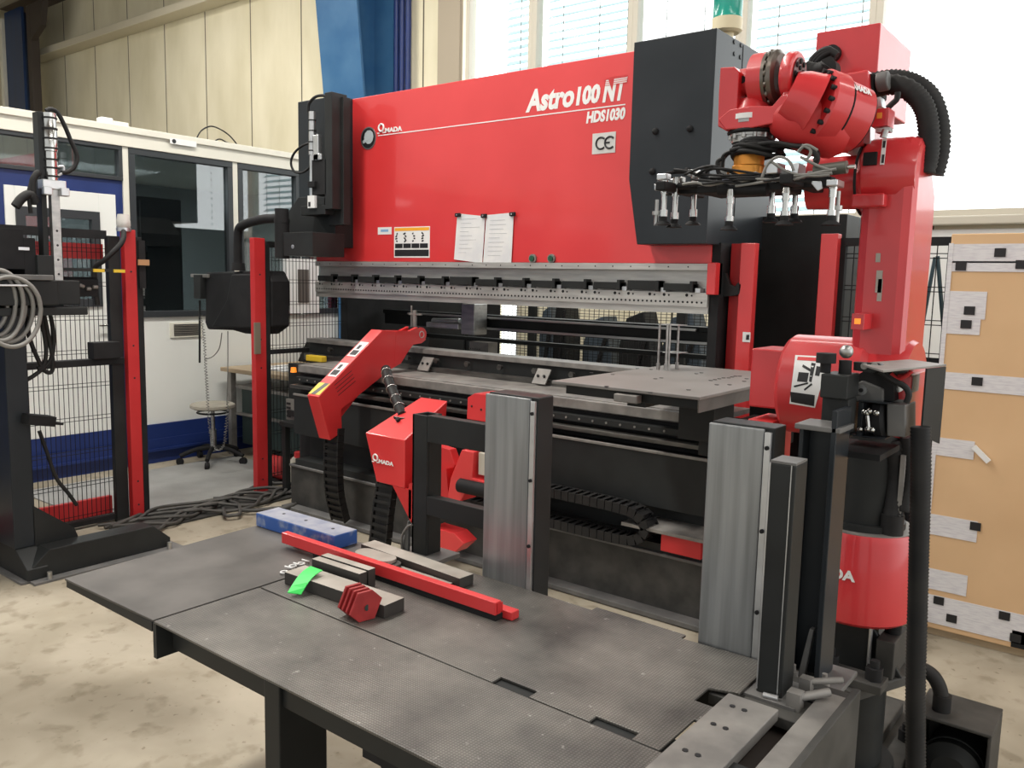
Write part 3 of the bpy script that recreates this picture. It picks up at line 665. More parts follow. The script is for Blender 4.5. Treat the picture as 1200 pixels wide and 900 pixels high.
# paper sheets
for i, (P4, lb) in enumerate(((((536, 250), (568.5, 253.5), (565, 308.5), (532, 304)), 'left sheet of paper pinned to the red front, with a slanting edge'),
                              (((570, 252), (602, 249), (599, 308.5), (566, 308.5)), 'right sheet of paper pinned to the red front, with faint printed lines'))):
    P = [aY(RY - .008 - .001 * i, *p) for p in P4]; th = thing('paper_sheet', P[3], lb, 'paper', 'papers pinned to the press brake')
    build('sheet', MB().prism(P, (0, .002, 0)), PAP, th)
    q = MB()
    for k in range(9):
        f = .12 + k * .09; l = P[0].lerp(P[3], f); r_ = P[1].lerp(P[2], f); s0 = l.lerp(r_, .15); s1 = l.lerp(r_, random.uniform(.4, .85)); q.box(s0.x, s1.x, s0.y - .001, s0.y - .0002, s0.z, s0.z + .002)
    build('print', q, mat('faint print', (.45, .47, .5), .6), th)
for px, py, lb in ((537, 252, 'black clip at the left corner of the papers'), (567.5, 253, 'black clip where the two papers meet'), (601, 251, 'black clip at the right corner of the papers')):
    a = aY(RY - .012, px, py); q = MB().box(a.x - .022, a.x + .022, RY - .022, RY - .010, a.z - .012, a.z + .012)
    t = thing('paper_clip', a, lb, 'clip', 'clips holding the papers'); build('clip_body', q, BLKM, t, .004); build('clip_pin', MB().cyl((a.x, RY - .022, a.z), (a.x, RY - .028, a.z), .006, n=8), STLB, t)

# upper left slide unit with silver cylinder
su = thing('linear_slide_unit', aY(3.7, 370, 250), 'black slide unit with silver cylinder in front of the left machine head', 'actuator')
def P7(x, y): return aY(3.72, x, y)
q = MB(); a, b_ = P7(383, 113), P7(392, 245); q.box(a.x, b_.x + .0, 3.70, 3.83, b_.z, a.z + .02); q.box(a.x - .06, b_.x + .02, 3.78, 3.84, b_.z - .1, a.z); build('slide_profile', q, BLK, su, .003)
a, b_ = P7(366, 131), P7(366, 232); c = P7(372, 175)
build('cylinder', MB().lathe(b_, a, [(0, .018), (.5, .018), (.5, .024), (1, .024)], 18), ALU, su)
q = MB()
for f in (.55, .65, .78, .9): p = b_.lerp(a, f); q.cyl(p - Vector((0, 0, .004)), p + Vector((0, 0, .004)), .026)
build('cylinder_bands', q, RUB, su)
a, b_ = P7(384, 118), P7(386, 200); build('guide_rod', MB().cyl(a, b_, .006), STLB, su)
a, b_ = P7(368, 188), P7(385, 228); build('carriage', MB().box(a.x, b_.x, 3.70, 3.78, b_.z, a.z).box(a.x - .02, a.x + .05, 3.68, 3.72, b_.z + .05, b_.z + .09), BLKM, su, .003)
a, b_ = P7(371, 159), P7(377, 188); build('sensor_block', MB().box(a.x, b_.x, 3.69, 3.72, b_.z, a.z).box(a.x - .01, b_.x + .03, 3.69, 3.71, b_.z, b_.z + .04), ALU, su, .003)
a, b_ = P7(366, 230), P7(374, 244); q = MB().box(a.x, b_.x, 3.68, 3.70, b_.z, a.z).m(1).box(a.x + .01, a.x + .03, 3.677, 3.68, b_.z + .01, b_.z + .04); build('tag_plate', q, [WHT, BLKINK], su)
a, b_ = P7(355, 242), P7(412, 250); build('shelf_bracket', MB().box(a.x, -4.50, 3.70, 3.85, b_.z, a.z).box(-4.62, -4.51, 3.70, 3.72, a.z, a.z + .05), BLK, su, .003)
build('hose', MB().tube([P7(x, y) for x, y in ((361, 132), (362, 122), (369, 114), (378, 112), (386, 115), (386, 120))], .010, 8), RUB, su)
build('hose', MB().tube([P7(x, y) for x, y in ((371, 168), (358, 169), (346, 178), (341, 190), (345, 201), (355, 202), (363, 196))], .008, 8), RUB, su)

# signal beacon on the right head
a = aY(4.1, 854, 0); bc = thing('signal_beacon', (-1.90, 4.1, 2.76), 'green lensed signal beacon on top of the right black head', 'lamp')
q = MB(); q.cyl((-1.885, 4.1, 2.76), (-1.885, 4.1, 2.80), .035); q.lathe((-1.885, 4.1, 2.80), (-1.885, 4.1, 2.87), [(0, .06), (.15, .075), (1, .075)], 24); build('base', q, BEIGE, bc)
q = MB(); q.lathe((-1.885, 4.1, 2.87), (-1.885, 4.1, 2.98), [(0, .075), (.1, .072), (.9, .072), (1, .075)], 24); build('green_lens', q, GRNL, bc)
q = MB(); q.cyl((-1.885, 4.1, 2.98), (-1.885, 4.1, 3.08), .074, n=24); build('amber_lens', q, LAMP, bc)
q = MB(); q.cyl((-1.885, 4.1, 3.08), (-1.885, 4.1, 3.10), .07, .03, n=24); build('cap', q, BLK, bc)

# ------------------------------------------------ pendant control panel
def P3(x, y): return aY(3.62, x, y)
cp = thing('control_pendant', P3(330, 300), 'black operator control box hanging from a curved black arm', 'control panel')
a, b_ = P3(323, 245), P3(338, 303); cx = (a.x + b_.x) / 2
build('pivot_post', MB().lathe((cx, 3.62, b_.z), (cx, 3.62, a.z), [(0, .05), (.72, .05), (.72, .053), (.8, .053), (.8, .047), (1, .047)], 24), BLKM, cp)
build('arm', MB().tube([P3(x, y) for x, y in ((326, 256), (308, 257), (292, 261), (282, 266), (279, 276), (279, 312))], .032, 14), BLKM, cp)
build('swivel', MB().cyl(P3(279.5, 308), P3(279.5, 317), .045, .05), BLKM, cp)
a, b_ = P3(338, 273), P3(372, 300); build('mounting_arm', MB().box(a.x, b_.x, 3.58, 3.85, b_.z, a.z).m(1).cyl((a.x + .10, 3.575, b_.z + .06), (a.x + .10, 3.58, b_.z + .06), .014), [BLK, ALU], cp, .004)
pl = [(241, 319), (312, 317), (318, 330), (318, 383), (306, 392), (286, 391), (272, 387), (243, 386), (240, 378)]
q = MB(); q.prism([P3(x, y) for x, y in pl], (0, .16, 0)); q.prism([P3(x, y) - Vector((0, .0, 0)) for x, y in ((278, 321), (309, 321), (309, 385), (254, 383), (272, 352))], (0, -.05, 0)); build('housing', q, BLKM, cp, .012)
q = MB(); q.box(P3(232, 322).x, P3(240, 322).x, 3.58, 3.66, P3(236, 350).z, P3(236, 322).z); q.m(1).box(P3(226, 325).x, P3(246, 325).x, 3.6, 3.62, P3(230, 325).z, P3(230, 321).z); build('side_buttons', q, [BLK, GRY], cp, .003)
build('hanging_switch', MB().cyl(P3(233, 326), P3(233, 343), .015).m(1).cyl(P3(234, 352), P3(234, 425), .008), [ALU, BLK], cp)
# coiled cord
path = smooth_path([P3(x, y) for x, y in ((235, 370), (239, 395), (241, 430), (244, 480), (247, 510), (254, 527), (262, 522), (265, 500), (267, 470))], 14)
q = MB(); pts = []; L = 0
for i in range(len(path) - 1):
    a, b_ = path[i], path[i + 1]; k = max(2, int((b_ - a).length / .0035))
    for j in range(k):
        c = a.lerp(b_, j / k); L += (b_ - a).length / k; ph = L / .022 * 2 * math.pi; pts.append(c + Vector((math.cos(ph) * .012, math.sin(ph) * .012, 0)))
cc = MB(); cc.tube(pts[::2], .0035, 5, sub=1); build('coiled_cord', cc, CORE, cp)
build('cord', MB().tube([P3(267, 388), P3(267, 430), P3(266, 475)], .004).tube([P3(260, 390), P3(257, 408), P3(249, 418), P3(240, 421)], .004), CORE, cp)

# ================================================================== FENCE
FX = -5.03
def post(ya, yb, label):
    y = (ya + yb) / 2
    t = thing('fence_post', (FX, y, 0), label, 'post', 'red fence posts')
    build('red_post', MB().box(FX - .01, FX + .04, ya, yb, .0, 1.80), REDD, t, .003)
    build('black_rail', MB().box(FX - .01, FX + .035, yb + .001, yb + .04, 0.02, 1.76), BLKM, t, .003)
    q = MB()
    for z in (.1, .25, .9, 1.1, 1.55): q.cyl((FX + .04, y, z), (FX + .042, y, z), .006, n=8)
    build('screw_holes', q, BLKINK, t); return t
p1 = post(2.576, 2.648, 'red fence post at the left with a clear lamp on top')
build('lock_plate', MB().box(FX + .0, FX + .05, 2.66, 2.70, 1.45, 1.74).m(1).box(FX + .05, FX + .06, 2.65, 2.72, 1.59, 1.625), [BLKM, mat('tan latch', (.45, .25, .12), .5)], p1)
q = MB(); q.box(FX - .04, FX + .0, 2.495, 2.572, 0, 1.76); build('black_upright', q, BLK, p1, .004)
p2 = post(3.485, 3.575, 'red fence post standing in front of the black control box')
build('latch_bracket', MB().box(FX + .041, FX + .055, 3.47, 3.52, 1.0, 1.22), mat('brass bracket', (.30, .26, .2), .4, .6), p2, .003)
tl = thing('post_lamp', (FX + .03, 2.60, 1.80), 'clear white cylindrical lamp on top of the left red post', 'lamp')
build('lens', MB().lathe((FX + .03, 2.58, 1.81), (FX + .03, 2.58, 1.89), [(0, .035), (.15, .04), (.5, .04), (1, .032)], 20), mat('frosted lens', (.62, .60, .56), .25), tl); build('base', MB().cyl((FX + .03, 2.58, 1.79), (FX + .03, 2.58, 1.81), .042), ALU, tl)
build('cable', MB().tube([(FX + .05, 2.57, 1.80), (FX + .10, 2.53, 1.72), (FX + .08, 2.44, 1.62), (FX + .02, 2.40, 1.55), (FX, 2.42, 1.35)], .016, 8), RUB, tl)
def meshpanel(t, x, y0, y1, z0, z1, dv, dh, r=.0016, axis='Y', m=BLKM, nm='wire_mesh'):
    q = MB(); n = int((y1 - y0) / dv)
    for k in range(n + 1):
        y = y0 + k * dv
        if axis == 'Y': q.box(x - r, x + r, y - r, y + r, z0, z1)
        else: q.box(y - r, y + r, x - r, x + r, z0, z1)
    n = int((z1 - z0) / dh)
    for k in range(n + 1):
        z = z0 + k * dh
        for dz in (0, .022):
            if axis == 'Y': q.box(x + r, x + 3 * r, y0, y1, z + dz - r, z + dz + r)
            else: q.box(y0, y1, x + r, x + 3 * r, z + dz - r, z + dz + r)
    return build(nm, q, m, t)
g = thing('mesh_gate', (FX, 2.0, 0), 'black wire mesh fence gate with red bands behind the left stand', 'fence')
meshpanel(g, FX - .04, 1.15, 2.50, .06, 1.74, .0275, .20)
q = MB(); q.box(FX - .06, FX - .02, 1.1, 2.50, 1.74, 1.79); q.box(FX - .06, FX - .02, 1.1, 2.50, .02, .05); build('mesh_frame_rail', q, BLKM, g)
q = MB(); q.box(FX - .10, FX - .07, 1.1, 2.50, 1.62, 1.71); q.box(FX - .10, FX - .07, 1.1, 2.50, .05, .16); build('red_band', q, REDD, g)
q = MB(); q.box(FX - .03, FX + .03, 1.1, 2.56, .99, 1.03); q.box(FX - .02, FX + .06, 2.36, 2.52, 1.03, 1.13); build('door_bar', q, BLKM, g, .004)
g = thing('mesh_fence', (FX, 4.1, 0), 'black wire mesh fence between the middle red post and the press', 'fence')
meshpanel(g, FX + .01, 3.62, 4.55, .10, 1.74, .030, .155)
build('mesh_frame_rail', MB().box(FX - .01, FX + .03, 3.6, 4.58, 1.74, 1.78).box(FX - .01, FX + .03, 3.6, 4.58, .99, 1.02), BLKM, g)
# fence behind the machine, right and rear
g = thing('rear_mesh_fence', (-2.5, 6.2, 0), 'wire mesh safety fence behind the press, seen through its throat', 'fence')
meshpanel(g, 6.2, -6.2, -1.9, .10, 1.9, .05, .05, .002, 'X')
q = MB()
for x in (-6.2, -4.6, -3.1, -1.9): build('upright', MB().box(x - .04, x + .04, 6.16, 6.2, 0, 1.95), BLK, g)
rp = aY(4.45, 978, 275)
g = thing('mesh_fence', (-1.2, 4.45, 0), 'black wire mesh fence between the robot and the cardboard crate', 'fence')
a = aY(4.45, 1003, 275); b_ = aY(4.45, 1118, 278)
meshpanel(g, 4.45, a.x - .05, b_.x + .02, .1, 1.76, .048, .16, .0022, 'X')
q = MB(); q.box(a.x - .08, b_.x + .04, 4.43, 4.47, 1.76, 1.80); q.box(a.x - .08, a.x - .04, 4.43, 4.47, 0, 1.76); q.box(b_.x + .0, b_.x + .04, 4.43, 4.47, 0, 1.76); build('frame', q, BLKM, g)
build('lower_panel', MB().box(a.x - .04, b_.x, 4.452, 4.462, .12, 1.22), BLKM, g)
t = thing('fence_post', (rp.x, 4.42, 0), 'red fence post between the black machine panel and the robot', 'post', 'red fence posts')
build('red_post', MB().box(rp.x - .045, rp.x + .04, 4.38, 4.44, 0, 1.82), RED, t, .003)
build('alu_profile', MB().box(rp.x + .13, rp.x + .21, 4.5, 4.55, 0, 1.93), ALU, t, .003)

# ================================================================== LEFT STAND
LX = -4.35
def PL(x, y, X=LX): return aX(X, x, y)
ls = thing('gripper_stand', (-4.6, 1.8, 0), 'tall black steel stand carrying boxes and a silver cylinder at the left edge', 'stand')
def beam_y(X0, X1, y0, y1, z0, z1, ch):  # along Y with chamfered ends
    return MB().prism([(X0, y0, z0), (X0, y0, z0 + .05), (X0, y0 + ch, z1), (X0, y1 - ch, z1), (X0, y1, z0 + .05), (X0, y1, z0)], (X1 - X0, 0, 0))
q = beam_y(-4.46, -4.34, 1.70, 2.45, .0125, .15, .10); build('foot_beam', q, BLK, ls, .004)
q = MB(); q.prism([(-4.95, 1.69, .0125), (-4.95, 1.69, .17), (-4.50, 1.69, .17), (-4.335, 1.69, .07), (-4.335, 1.69, .0125)], (0, .10, 0)); build('front_beam', q, BLK, ls, .004)
q = MB(); q.box(-4.44, -4.28, 1.70, 2.50, 0.001, .012); q.box(-4.96, -4.34, 1.66, 1.84, .001, .012); build('base_plate', q, GRY2, ls)
q = MB()
for y in (1.78, 2.42): q.cyl((-4.30, y, .012), (-4.30, y, .05), .012, n=10); 
build('anchor_bolt', q, STL, ls)
q = MB(); q.box(-4.80, -4.46, 1.687, 1.787, .15, 1.40); build('column', q, BLK2, ls, .004)
q = MB(); q.prism([(-4.48, 1.78, .14), (-4.48, 2.00, .14), (-4.48, 1.98, .20), (-4.48, 1.78, .36)], (.02, 0, 0)); build('gusset', q, BLK, ls)
a = PL(0, 320); b_ = PL(98, 280)
q = MB(); q.box(-4.95, -4.25, PL(0, 300).y - .35, PL(56, 300).y, 1.38, 1.50); q.box(-4.8, -4.3, PL(50, 300).y, PL(87, 300).y, 1.38, 1.50); q.box(-4.85, -4.27, 1.3, PL(92, 300).y, 1.33, 1.37); build('tray', q, BLK, ls, .005)
q = MB(); q.box(-4.75, -4.22, 1.25, PL(48, 300).y, 1.50, 1.525); q.m(1).box(-4.75, -4.215, 1.25, PL(23, 300).y, 1.47, 1.48); build('tray_edge', q, [GRY2, ALU], ls, .003)
ya, yb = PL(0, 250).y, PL(26, 250).y
q = MB(); q.box(-4.9, -4.35, ya - .3, yb, 1.55, 1.74); q.box(-4.7, -4.35, yb, PL(40, 250).y, 1.52, 1.70); q.m(1).box(-4.35, -4.348, PL(20, 262).y, PL(33, 262).y, 1.64, 1.655); build('motor_housing', q, [BLKM, ALU], ls, .008)
build('cable_bundle', MB().tube([PL(18, 242), PL(26, 232), PL(36, 228), PL(42, 238)], .022).tube([PL(40, 240), PL(38, 215), PL(42, 205), PL(46, 202)], .016).tube([PL(36, 250), PL(34, 225), PL(40, 206), PL(45, 201)], .010), RUB, ls)
y0, y1 = PL(47, 200).y, PL(53.5, 200).y; q = MB(); q.box(LX - .06, LX, y0, y1, 1.42, PL(50, 131).z); q.box(LX - .04, LX + .02, y0 - .04, y1 + .05, 1.35, 1.62); build('slide_profile', q, BLK, ls, .003)
c0, c1, c2_ = PL(62, 283), PL(61, 215), PL(59, 133)
for pp in (c0, c1, c2_): pp.y = c1.y
build('cylinder', MB().lathe(c1, c2_, [(0, .028), (.45, .028), (.46, .032), (.75, .032), (.76, .030), (1, .032)], 20), STLB, ls)
q = MB()
for f in (.1, .22, .34, .5, .64, .78, .93): p = c1.lerp(c2_, f); q.cyl(p - Vector((0, 0, .004)), p + Vector((0, 0, .004)), .0345)
build('cable_tie', q, RUB, ls)
q = MB(); q.box(c1.x - .03, c1.x + .03, c1.y - .055, c1.y + .055, c1.z - .03, c1.z + .015); q.box(c1.x + .02, c1.x + .05, c1.y - .06, c1.y - .02, c1.z - .06, c1.z - .02); q.box(c1.x + .02, c1.x + .05, c1.y + .02, c1.y + .06, c1.z - .06, c1.z - .02); build('cylinder_head', q, ALU, ls, .004)
q = MB(); q.box(c1.x - .012, c1.x + .022, c1.y - .016, c1.y + .024, 1.42, c1.z - .02); q.m(1)
for k in range(5): z = 1.46 + k * .07; q.cyl((c1.x + .021, c1.y + .004, z), (c1.x + .0235, c1.y + .004, z), .006, n=8)
build('guide_rail', q, [STL, BLKINK], ls, .002)
build('hose', MB().tube([PL(x, y) for x, y in ((54, 130), (60, 128), (68, 133), (76, 148), (83, 165), (90, 182), (88, 194), (80, 201), (72, 202))], .011, 8), RUB, ls)
build('hose', MB().tube([PL(x, y) for x, y in ((53, 135), (55, 150), (53, 170), (56, 190), (57, 205))], .009, 8), RUB, ls)
build('hose', MB().tube([PL(x, y) for x, y in ((66, 196), (74, 195), (74, 202), (68, 206))], .006, 8), ALU, ls)
# cross arm with fittings at the right
q = MB(); z = PL(90, 316).z; q.box(LX - .2, LX - .02, PL(48, 316).y, PL(148, 316).y, z - .008, z + .008); q.m(1).box(LX - .02, LX - .012, PL(111, 318).y, PL(124, 318).y, z - .01, z + .006).box(LX - .02, LX - .012, PL(135, 318).y, PL(148, 318).y, z - .01, z + .006); build('cross_arm', q, [BLK, HAZY], ls)
q = MB(); z = PL(90, 327).z; q.box(LX - .15, LX - .1, PL(20, 327).y, PL(125, 327).y, z - .02, z + .01); q.box(LX - .12, LX - .06, PL(75, 330).y, PL(122, 330).y, z - .09, z)
q.m(1)
for k in range(8): y = PL(58 + k * 8, 330).y; q.cyl((LX - .05, y, z - .05 + .01 * (k % 3)), (LX - .05, y + .025, z - .05 + .01 * (k % 2)), .010, n=8)
build('valve_block', q, [BLKM, GRY], ls, .003)
q = MB(); q.box(LX - .14, LX - .08, PL(18, 324).y, PL(58, 324).y, PL(30, 330).z, PL(30, 322).z); build('connector_row', q, mat('brass grey', (.25, .23, .19), .5, .3), ls, .003)
q = MB(); M = Matrix.Rotation(-.2, 3, 'X'); a = PL(45, 492, -4.42); q.obox(a, (.1, .13, .05), M); q.obox(a + Vector((0, .05, -.02)), (.06, .12, .012), M); build('pedal_bracket', q, BLKM, ls, .003)
build('cable', MB().tube([aX(-4.5, x, y) for x, y in ((46, 505), (55, 530), (66, 560), (80, 578), (90, 592))], .010, 8), RUB, ls)
# coil of grey hose hanging on the stand + black loop cables
hc = thing('grey_hose_coil', PL(12, 330, -4.25), 'coil of light grey hose hanging on the left stand', 'hose')
q = MB(); cpt = PL(4, 352, -4.28)
for k in range(6):
    R1, R2 = .10 + .012 * k, .13 + .010 * (k % 3); off_ = Vector((.02 * (k % 3) + .004 * k, -.06 + .014 * k, -.010 * k + .01))
    q.tube([cpt + off_ + Vector((.004 * math.sin(3 * a), math.cos(a) * R1 * .8, math.sin(a) * R2 * (1.15 if math.sin(a) < 0 else 1))) for a in [i * 2 * math.pi / 16 for i in range(17)]], .0105, 7, sub=3)
build('hose_loops', q, CORE, hc)
hb = thing('black_cable_loop', PL(50, 330, -4.45), 'black cables looping down from the left stand to the gate bar', 'cable')
q = MB()
for pts in (((47, 340), (52, 370), (58, 400), (62, 425), (60, 436), (52, 434), (44, 420), (36, 400), (32, 380), (38, 350)), ((50, 340), (58, 365), (63, 395), (60, 420), (50, 432), (40, 440), (30, 446)), ((46, 345), (50, 380), (54, 410), (51, 428), (44, 432))):
    q.tube([aX(-4.5, x, y) for x, y in pts], .011, 8)
build('cables', q, RUB, hb)

# ================================================================== STOOL, DESK, FLOOR ITEMS LEFT
p = Vector((-5.95, 3.85, 0)); pc = aZ(0, 250, 540) + Vector((.07, -.04, 0))
stl = thing('work_stool', (pc.x, pc.y, 0), 'low round work stool on a five-armed base under the control box', 'stool')
zs = aX(pc.x, 247, 474).z
zs = (C0 + ray(247, 474) * (pc.y / ray(247, 474).y)).z
q = MB(); q.lathe((pc.x, pc.y, zs - .03), (pc.x, pc.y, zs + .012), [(0, .15), (.3, .175), (.8, .175), (1, .16)], 32); build('seat', q, mat('worn seat', (.36, .33, .27), .6, c2=(.45, .42, .35), scale=9), stl)
build('seat_ring', MB().torus((pc.x, pc.y, zs - .06), .12, .008), BLK, stl)
build('column', MB().cyl((pc.x, pc.y, .12), (pc.x, pc.y, zs - .03), .016).cyl((pc.x, pc.y, .1), (pc.x, pc.y, .28), .026), STL, stl)
for k in range(5):
    a_ = .5 + k * 2 * math.pi / 5; d = Vector((math.cos(a_), math.sin(a_), 0)); P0 = Vector((pc.x, pc.y, .13)); P1 = P0 + d * .26 - Vector((0, 0, .055))
    lg = build('leg', MB().tube([P0, P0.lerp(P1, .5) + Vector((0, 0, .02)), P1], .018, 8), BLKM, stl)
    sub('caster', MB().cyl(P1 + Vector((-d.y, d.x, 0)) * .015 - Vector((0, 0, .045)), P1 - Vector((-d.y, d.x, 0)) * .015 - Vector((0, 0, .045)), .03, n=14), BLKM, lg)
dk = thing('workbench', (-5.6, 4.3, 0), 'workbench with brown top and dark green drawers behind the middle red post', 'desk')
dx0 = -6.38; a = aX(-6.38, 258, 430)
ty0, tz = a.y, a.z
build('worktop', MB().box(dx0, -5.25, ty0, ty0 + 1.15, tz - .035, tz), WOOD, dk, .004)
for lx_, ly_ in ((-6.32, .03), (-5.34, .03), (-5.34, 1.05)): build('leg', MB().box(lx_, lx_ + .05, ty0 + ly_, ty0 + ly_ + .05, 0, tz - .035), GRY, dk)
q = MB(); q.box(-6.22, -5.4, ty0 + .1, ty0 + 1.0, .1, .58); q.m(1).box(-6.25, -5.36, ty0 + .06, ty0 + 1.05, .58, .61).box(-6.25, -5.36, ty0 + .06, ty0 + 1.05, .35, .37).m(0); build('drawer_unit', q, [DGRN, GRY], dk, .004)
q = MB(); q.box(-6.1, -5.7, ty0 + .15, ty0 + .5, tz, tz + .012); q.m(1).box(-5.9, -5.45, ty0 + .3, ty0 + .62, tz + .012, tz + .03)
pps = thing('paper_stack', (-5.9, ty0 + .3, tz), 'stack of white papers lying on the workbench', 'paper'); build('papers', q, [PAP, WHT], pps)
mp_ = thing('monitor', (-6.0, ty0 + .85, tz), 'old grey monitor on the workbench seen through the mesh fence', 'monitor')
a, b_ = aY(ty0 + .8, 345, 385), aY(ty0 + .8, 378, 413)
a.x = max(a.x, -6.12); q = MB(); q.hexa([(a.x - .25, ty0 + .8, tz), (b_.x - .1, ty0 + .8, tz), (b_.x - .1, ty0 + 1.1, tz), (a.x - .25, ty0 + 1.1, tz), (a.x - .1, ty0 + .8, tz + .22), (b_.x - .1, ty0 + .8, tz + .22), (b_.x - .1, ty0 + 1.1, tz + .22), (a.x - .1, ty0 + 1.1, tz + .22)]); build('housing', q, BLKM, mp_, .01)
build('screen', MB().box(b_.x - .1, b_.x - .095, ty0 + .83, ty0 + 1.07, tz + .03, tz + .19), mat('pale screen', (.35, .5, .46), .3), mp_)
# floor mat, cable cover plates
mt = MB(); P4 = [aZ(0, x, y) for x, y in ((120, 612), (160, 562), (305, 540), (320, 566))]
MATM = mat('ribbed rubber mat', (.28, .28, .265), .55, c2=(.36, .36, .345), scale=4, bump=.2, bscale=90)
tag(build('floor_mat', MB().prism([(-6.2, 2.4, .001), (-5.10, 2.4, .001), (-5.10, 4.1, .001), (-6.2, 4.1, .001)], (0, 0, .008)), MATM), 'grey ribbed rubber mat on the floor between the red posts', 'mat')
tag(build('cable_cover', MB().box(-5.0, -4.72, 2.52, 3.9, .001, .012), FLG), 'flat dark steel cable cover plate lying on the floor', 'plate')
q = MB(); random.seed(3)
for k in range(6):
    x0 = -4.98 + .05 * k; pts = [Vector((x0 + .10 * math.sin(1.6 * j + k * 1.3) - .0, 2.35 + j * .17, .025 + .012 * ((k + j) % 3))) for j in range(11)]
    q.tube(pts, .011, 7, sub=5)
q.tube([aZ(.03, x, y) for x, y in ((262, 596), (264, 604), (272, 604), (281, 602), (280, 592), (272, 588), (262, 584), (250, 584))], .012, 7)
q.tube([aZ(.03, x, y) for x, y in ((282, 598), (300, 598), (320, 596), (340, 594), (352, 586), (364, 574), (378, 562))], .013, 7)
tag(build('floor_cables', q, mat('dusty cable', (.05, .048, .045), .6, c2=(.085, .08, .072), scale=12)), 'tangle of black cables running over the floor behind the table', 'cables')
# jug, motor
a = aZ(0, 337, 574); jg = thing('plastic_jug', (a.x, a.y, 0), 'dirty white plastic jug on the floor under the left end of the press', 'jug')
build('body', MB().lathe((a.x - .02, a.y + .12, 0.002), (a.x - .02, a.y + .12, .22), [(0, .11), (.75, .115), (.92, .06), (1, .05)], 20), CANI, jg); build('cap', MB().cyl((a.x - .02, a.y + .12, .22), (a.x - .02, a.y + .12, .26), .035), RED, jg)
a = aZ(0, 300, 568); mo = thing('small_motor', (a.x, a.y, 0), 'small red round motor on the floor behind the middle red post', 'motor')
build('body', MB().lathe((a.x - .10, a.y + .2, .10), (a.x + .18, a.y + .2, .10), [(0, .06), (.05, .085), (.9, .085), (1, .06)], 20), REDD, mo); build('feet', MB().box(a.x - .06, a.x + .12, a.y + .12, a.y + .28, 0.001, .03), BLK, mo)

# ================================================================== SHEET FOLLOWERS
fa = thing('sheet_follower', (-3.85, 3.2, 0), 'raised red sheet follower arm with hazard stripes on its nose', 'follower arm', 'red sheet followers')
AX = -3.80; AW = .10
prof = [(373, 465), (448, 387), (480, 389), (487, 396), (475, 418), (470, 426), (458, 433), (400, 480), (401, 507), (387, 516)]
P = [aX(AX, *p) for p in prof]
q = MB(); q.prism([p - Vector((AW, 0, 0)) for p in P], (AW, 0, 0)); bmesh.ops.triangulate(q.bm, faces=[f for f in q.bm.faces if len(f.verts) > 4]); arm = build('arm', q, RED, fa, .003)
hz = aX(AX, 494, 392)
for dx_ in (0, -AW + .025):
    q = MB(); q.cyl((AX - .025 + dx_, hz.y, hz.z), (AX + .001 + dx_, hz.y, hz.z), .045, n=28); q.prism([Vector((AX - .0235 + dx_ + (0 if dx_ == 0 else -.003), *aX(AX, x, y)[1:])) for x, y in ((464, 388), (480, 388), (489, 383.5), (499, 398), (494, 402), (484, 404), (473, 419), (462, 430))], (.025, 0, 0)); o = sub('lug', q, RED, arm)
q = MB(); q.torus((AX + .001, hz.y, hz.z), .02, .003, (1, 0, 0)); sub('pin_ring', q, HOLD, arm)
# lower left front face of the nose
q = MB()
n0, n1 = P[0] - Vector((AW, 0, 0)), P[0].copy(); dn = (P[1] - P[0]).normalized(); nn = Vector((0, -dn.z, dn.y)); 
for k, c in enumerate((1, 0, 1)):
    pass
def onarm(f0, f1, s0, s1, lift=.001, th=.0015):
    """patch on the sloping top face: f along, s across"""
    base = P[0] - Vector((AW, 0, 0)); A = P[1] - P[0]
    a = base + A * f0 + Vector((s0 * AW, 0, 0)) + nn * lift; b = base + A * f0 + Vector((s1 * AW, 0, 0)) + nn * lift
    c = base + A * f1 + Vector((s1 * AW, 0, 0)) + nn * lift; d = base + A * f1 + Vector((s0 * AW, 0, 0)) + nn * lift
    return [a, b, c, d]
q = MB(); q.prism(onarm(.02, .18, .02, .98), nn * .002); q.m(1).prism([v + nn * .002 for v in [onarm(.02, .18, .25, .25)[0], onarm(.02, .18, .62, .62)[0], onarm(.02, .18, .92, .92)[2], onarm(.02, .18, .55, .55)[2]]], nn * .001); sub('hazard_stripes', q, [HAZY, HAZK], arm, label='yellow and black hazard stripes')
q = MB(); q.prism(onarm(.28, .48, .15, .9), nn * .0015); q.prism(onarm(.58, .80, .15, .9), nn * .0015)
q.m(1)
for f in (.30, .60): q.prism(onarm(f, f + .07, .25, .8, .003), nn * .001); q.prism(onarm(f + .09, f + .15, .35, .6, .003), nn * .001)
sub('warning_sticker', q, [WHT, BLKINK], arm)
s_ = MB()
for k in range(4):
    for j in range(1): a = aX(AX, 392 + k * 1.5, 451 + k * 4); b2 = aX(AX, 412 + k * 1.5, 434 + k * 4); s_.prism([a, b2, b2 - Vector((0, 0, .004)), a - Vector((0, 0, .004))], (.0015, 0, 0))
sub('vent_slots', s_, BLKINK, arm)
# pin on top with black wing nut
a = aX(-3.86, 486, 380); q = MB(); q.cyl(a - Vector((0, 0, .02)), a + Vector((0, 0, .09)), .014, n=14); q.box(a.x - .05, a.x + .06, a.y - .008, a.y + .008, a.z + .06, a.z + .07); q.cyl(a + Vector((-.03, 0, -.02)), a + Vector((-.03, 0, .12)), .005, n=8); build('adjusting_pin', q, GRY, fa)
build('pin_base', MB().box(a.x - .06, a.x + .05, a.y - .04, a.y + .05, a.z - .05, a.z - .015), BLKM, fa, .004)
# energy chain hanging from the arm
p0 = aX(-3.85, 389, 515)
chain([(-3.85, p0.y + .02, .66), (-3.85, p0.y + .01, .45), (-3.85, p0.y + .02, .25), (-3.86, p0.y + .08, .06)], .105, .05, RUB, 'energy_chain', fa, (1, .1, 0))
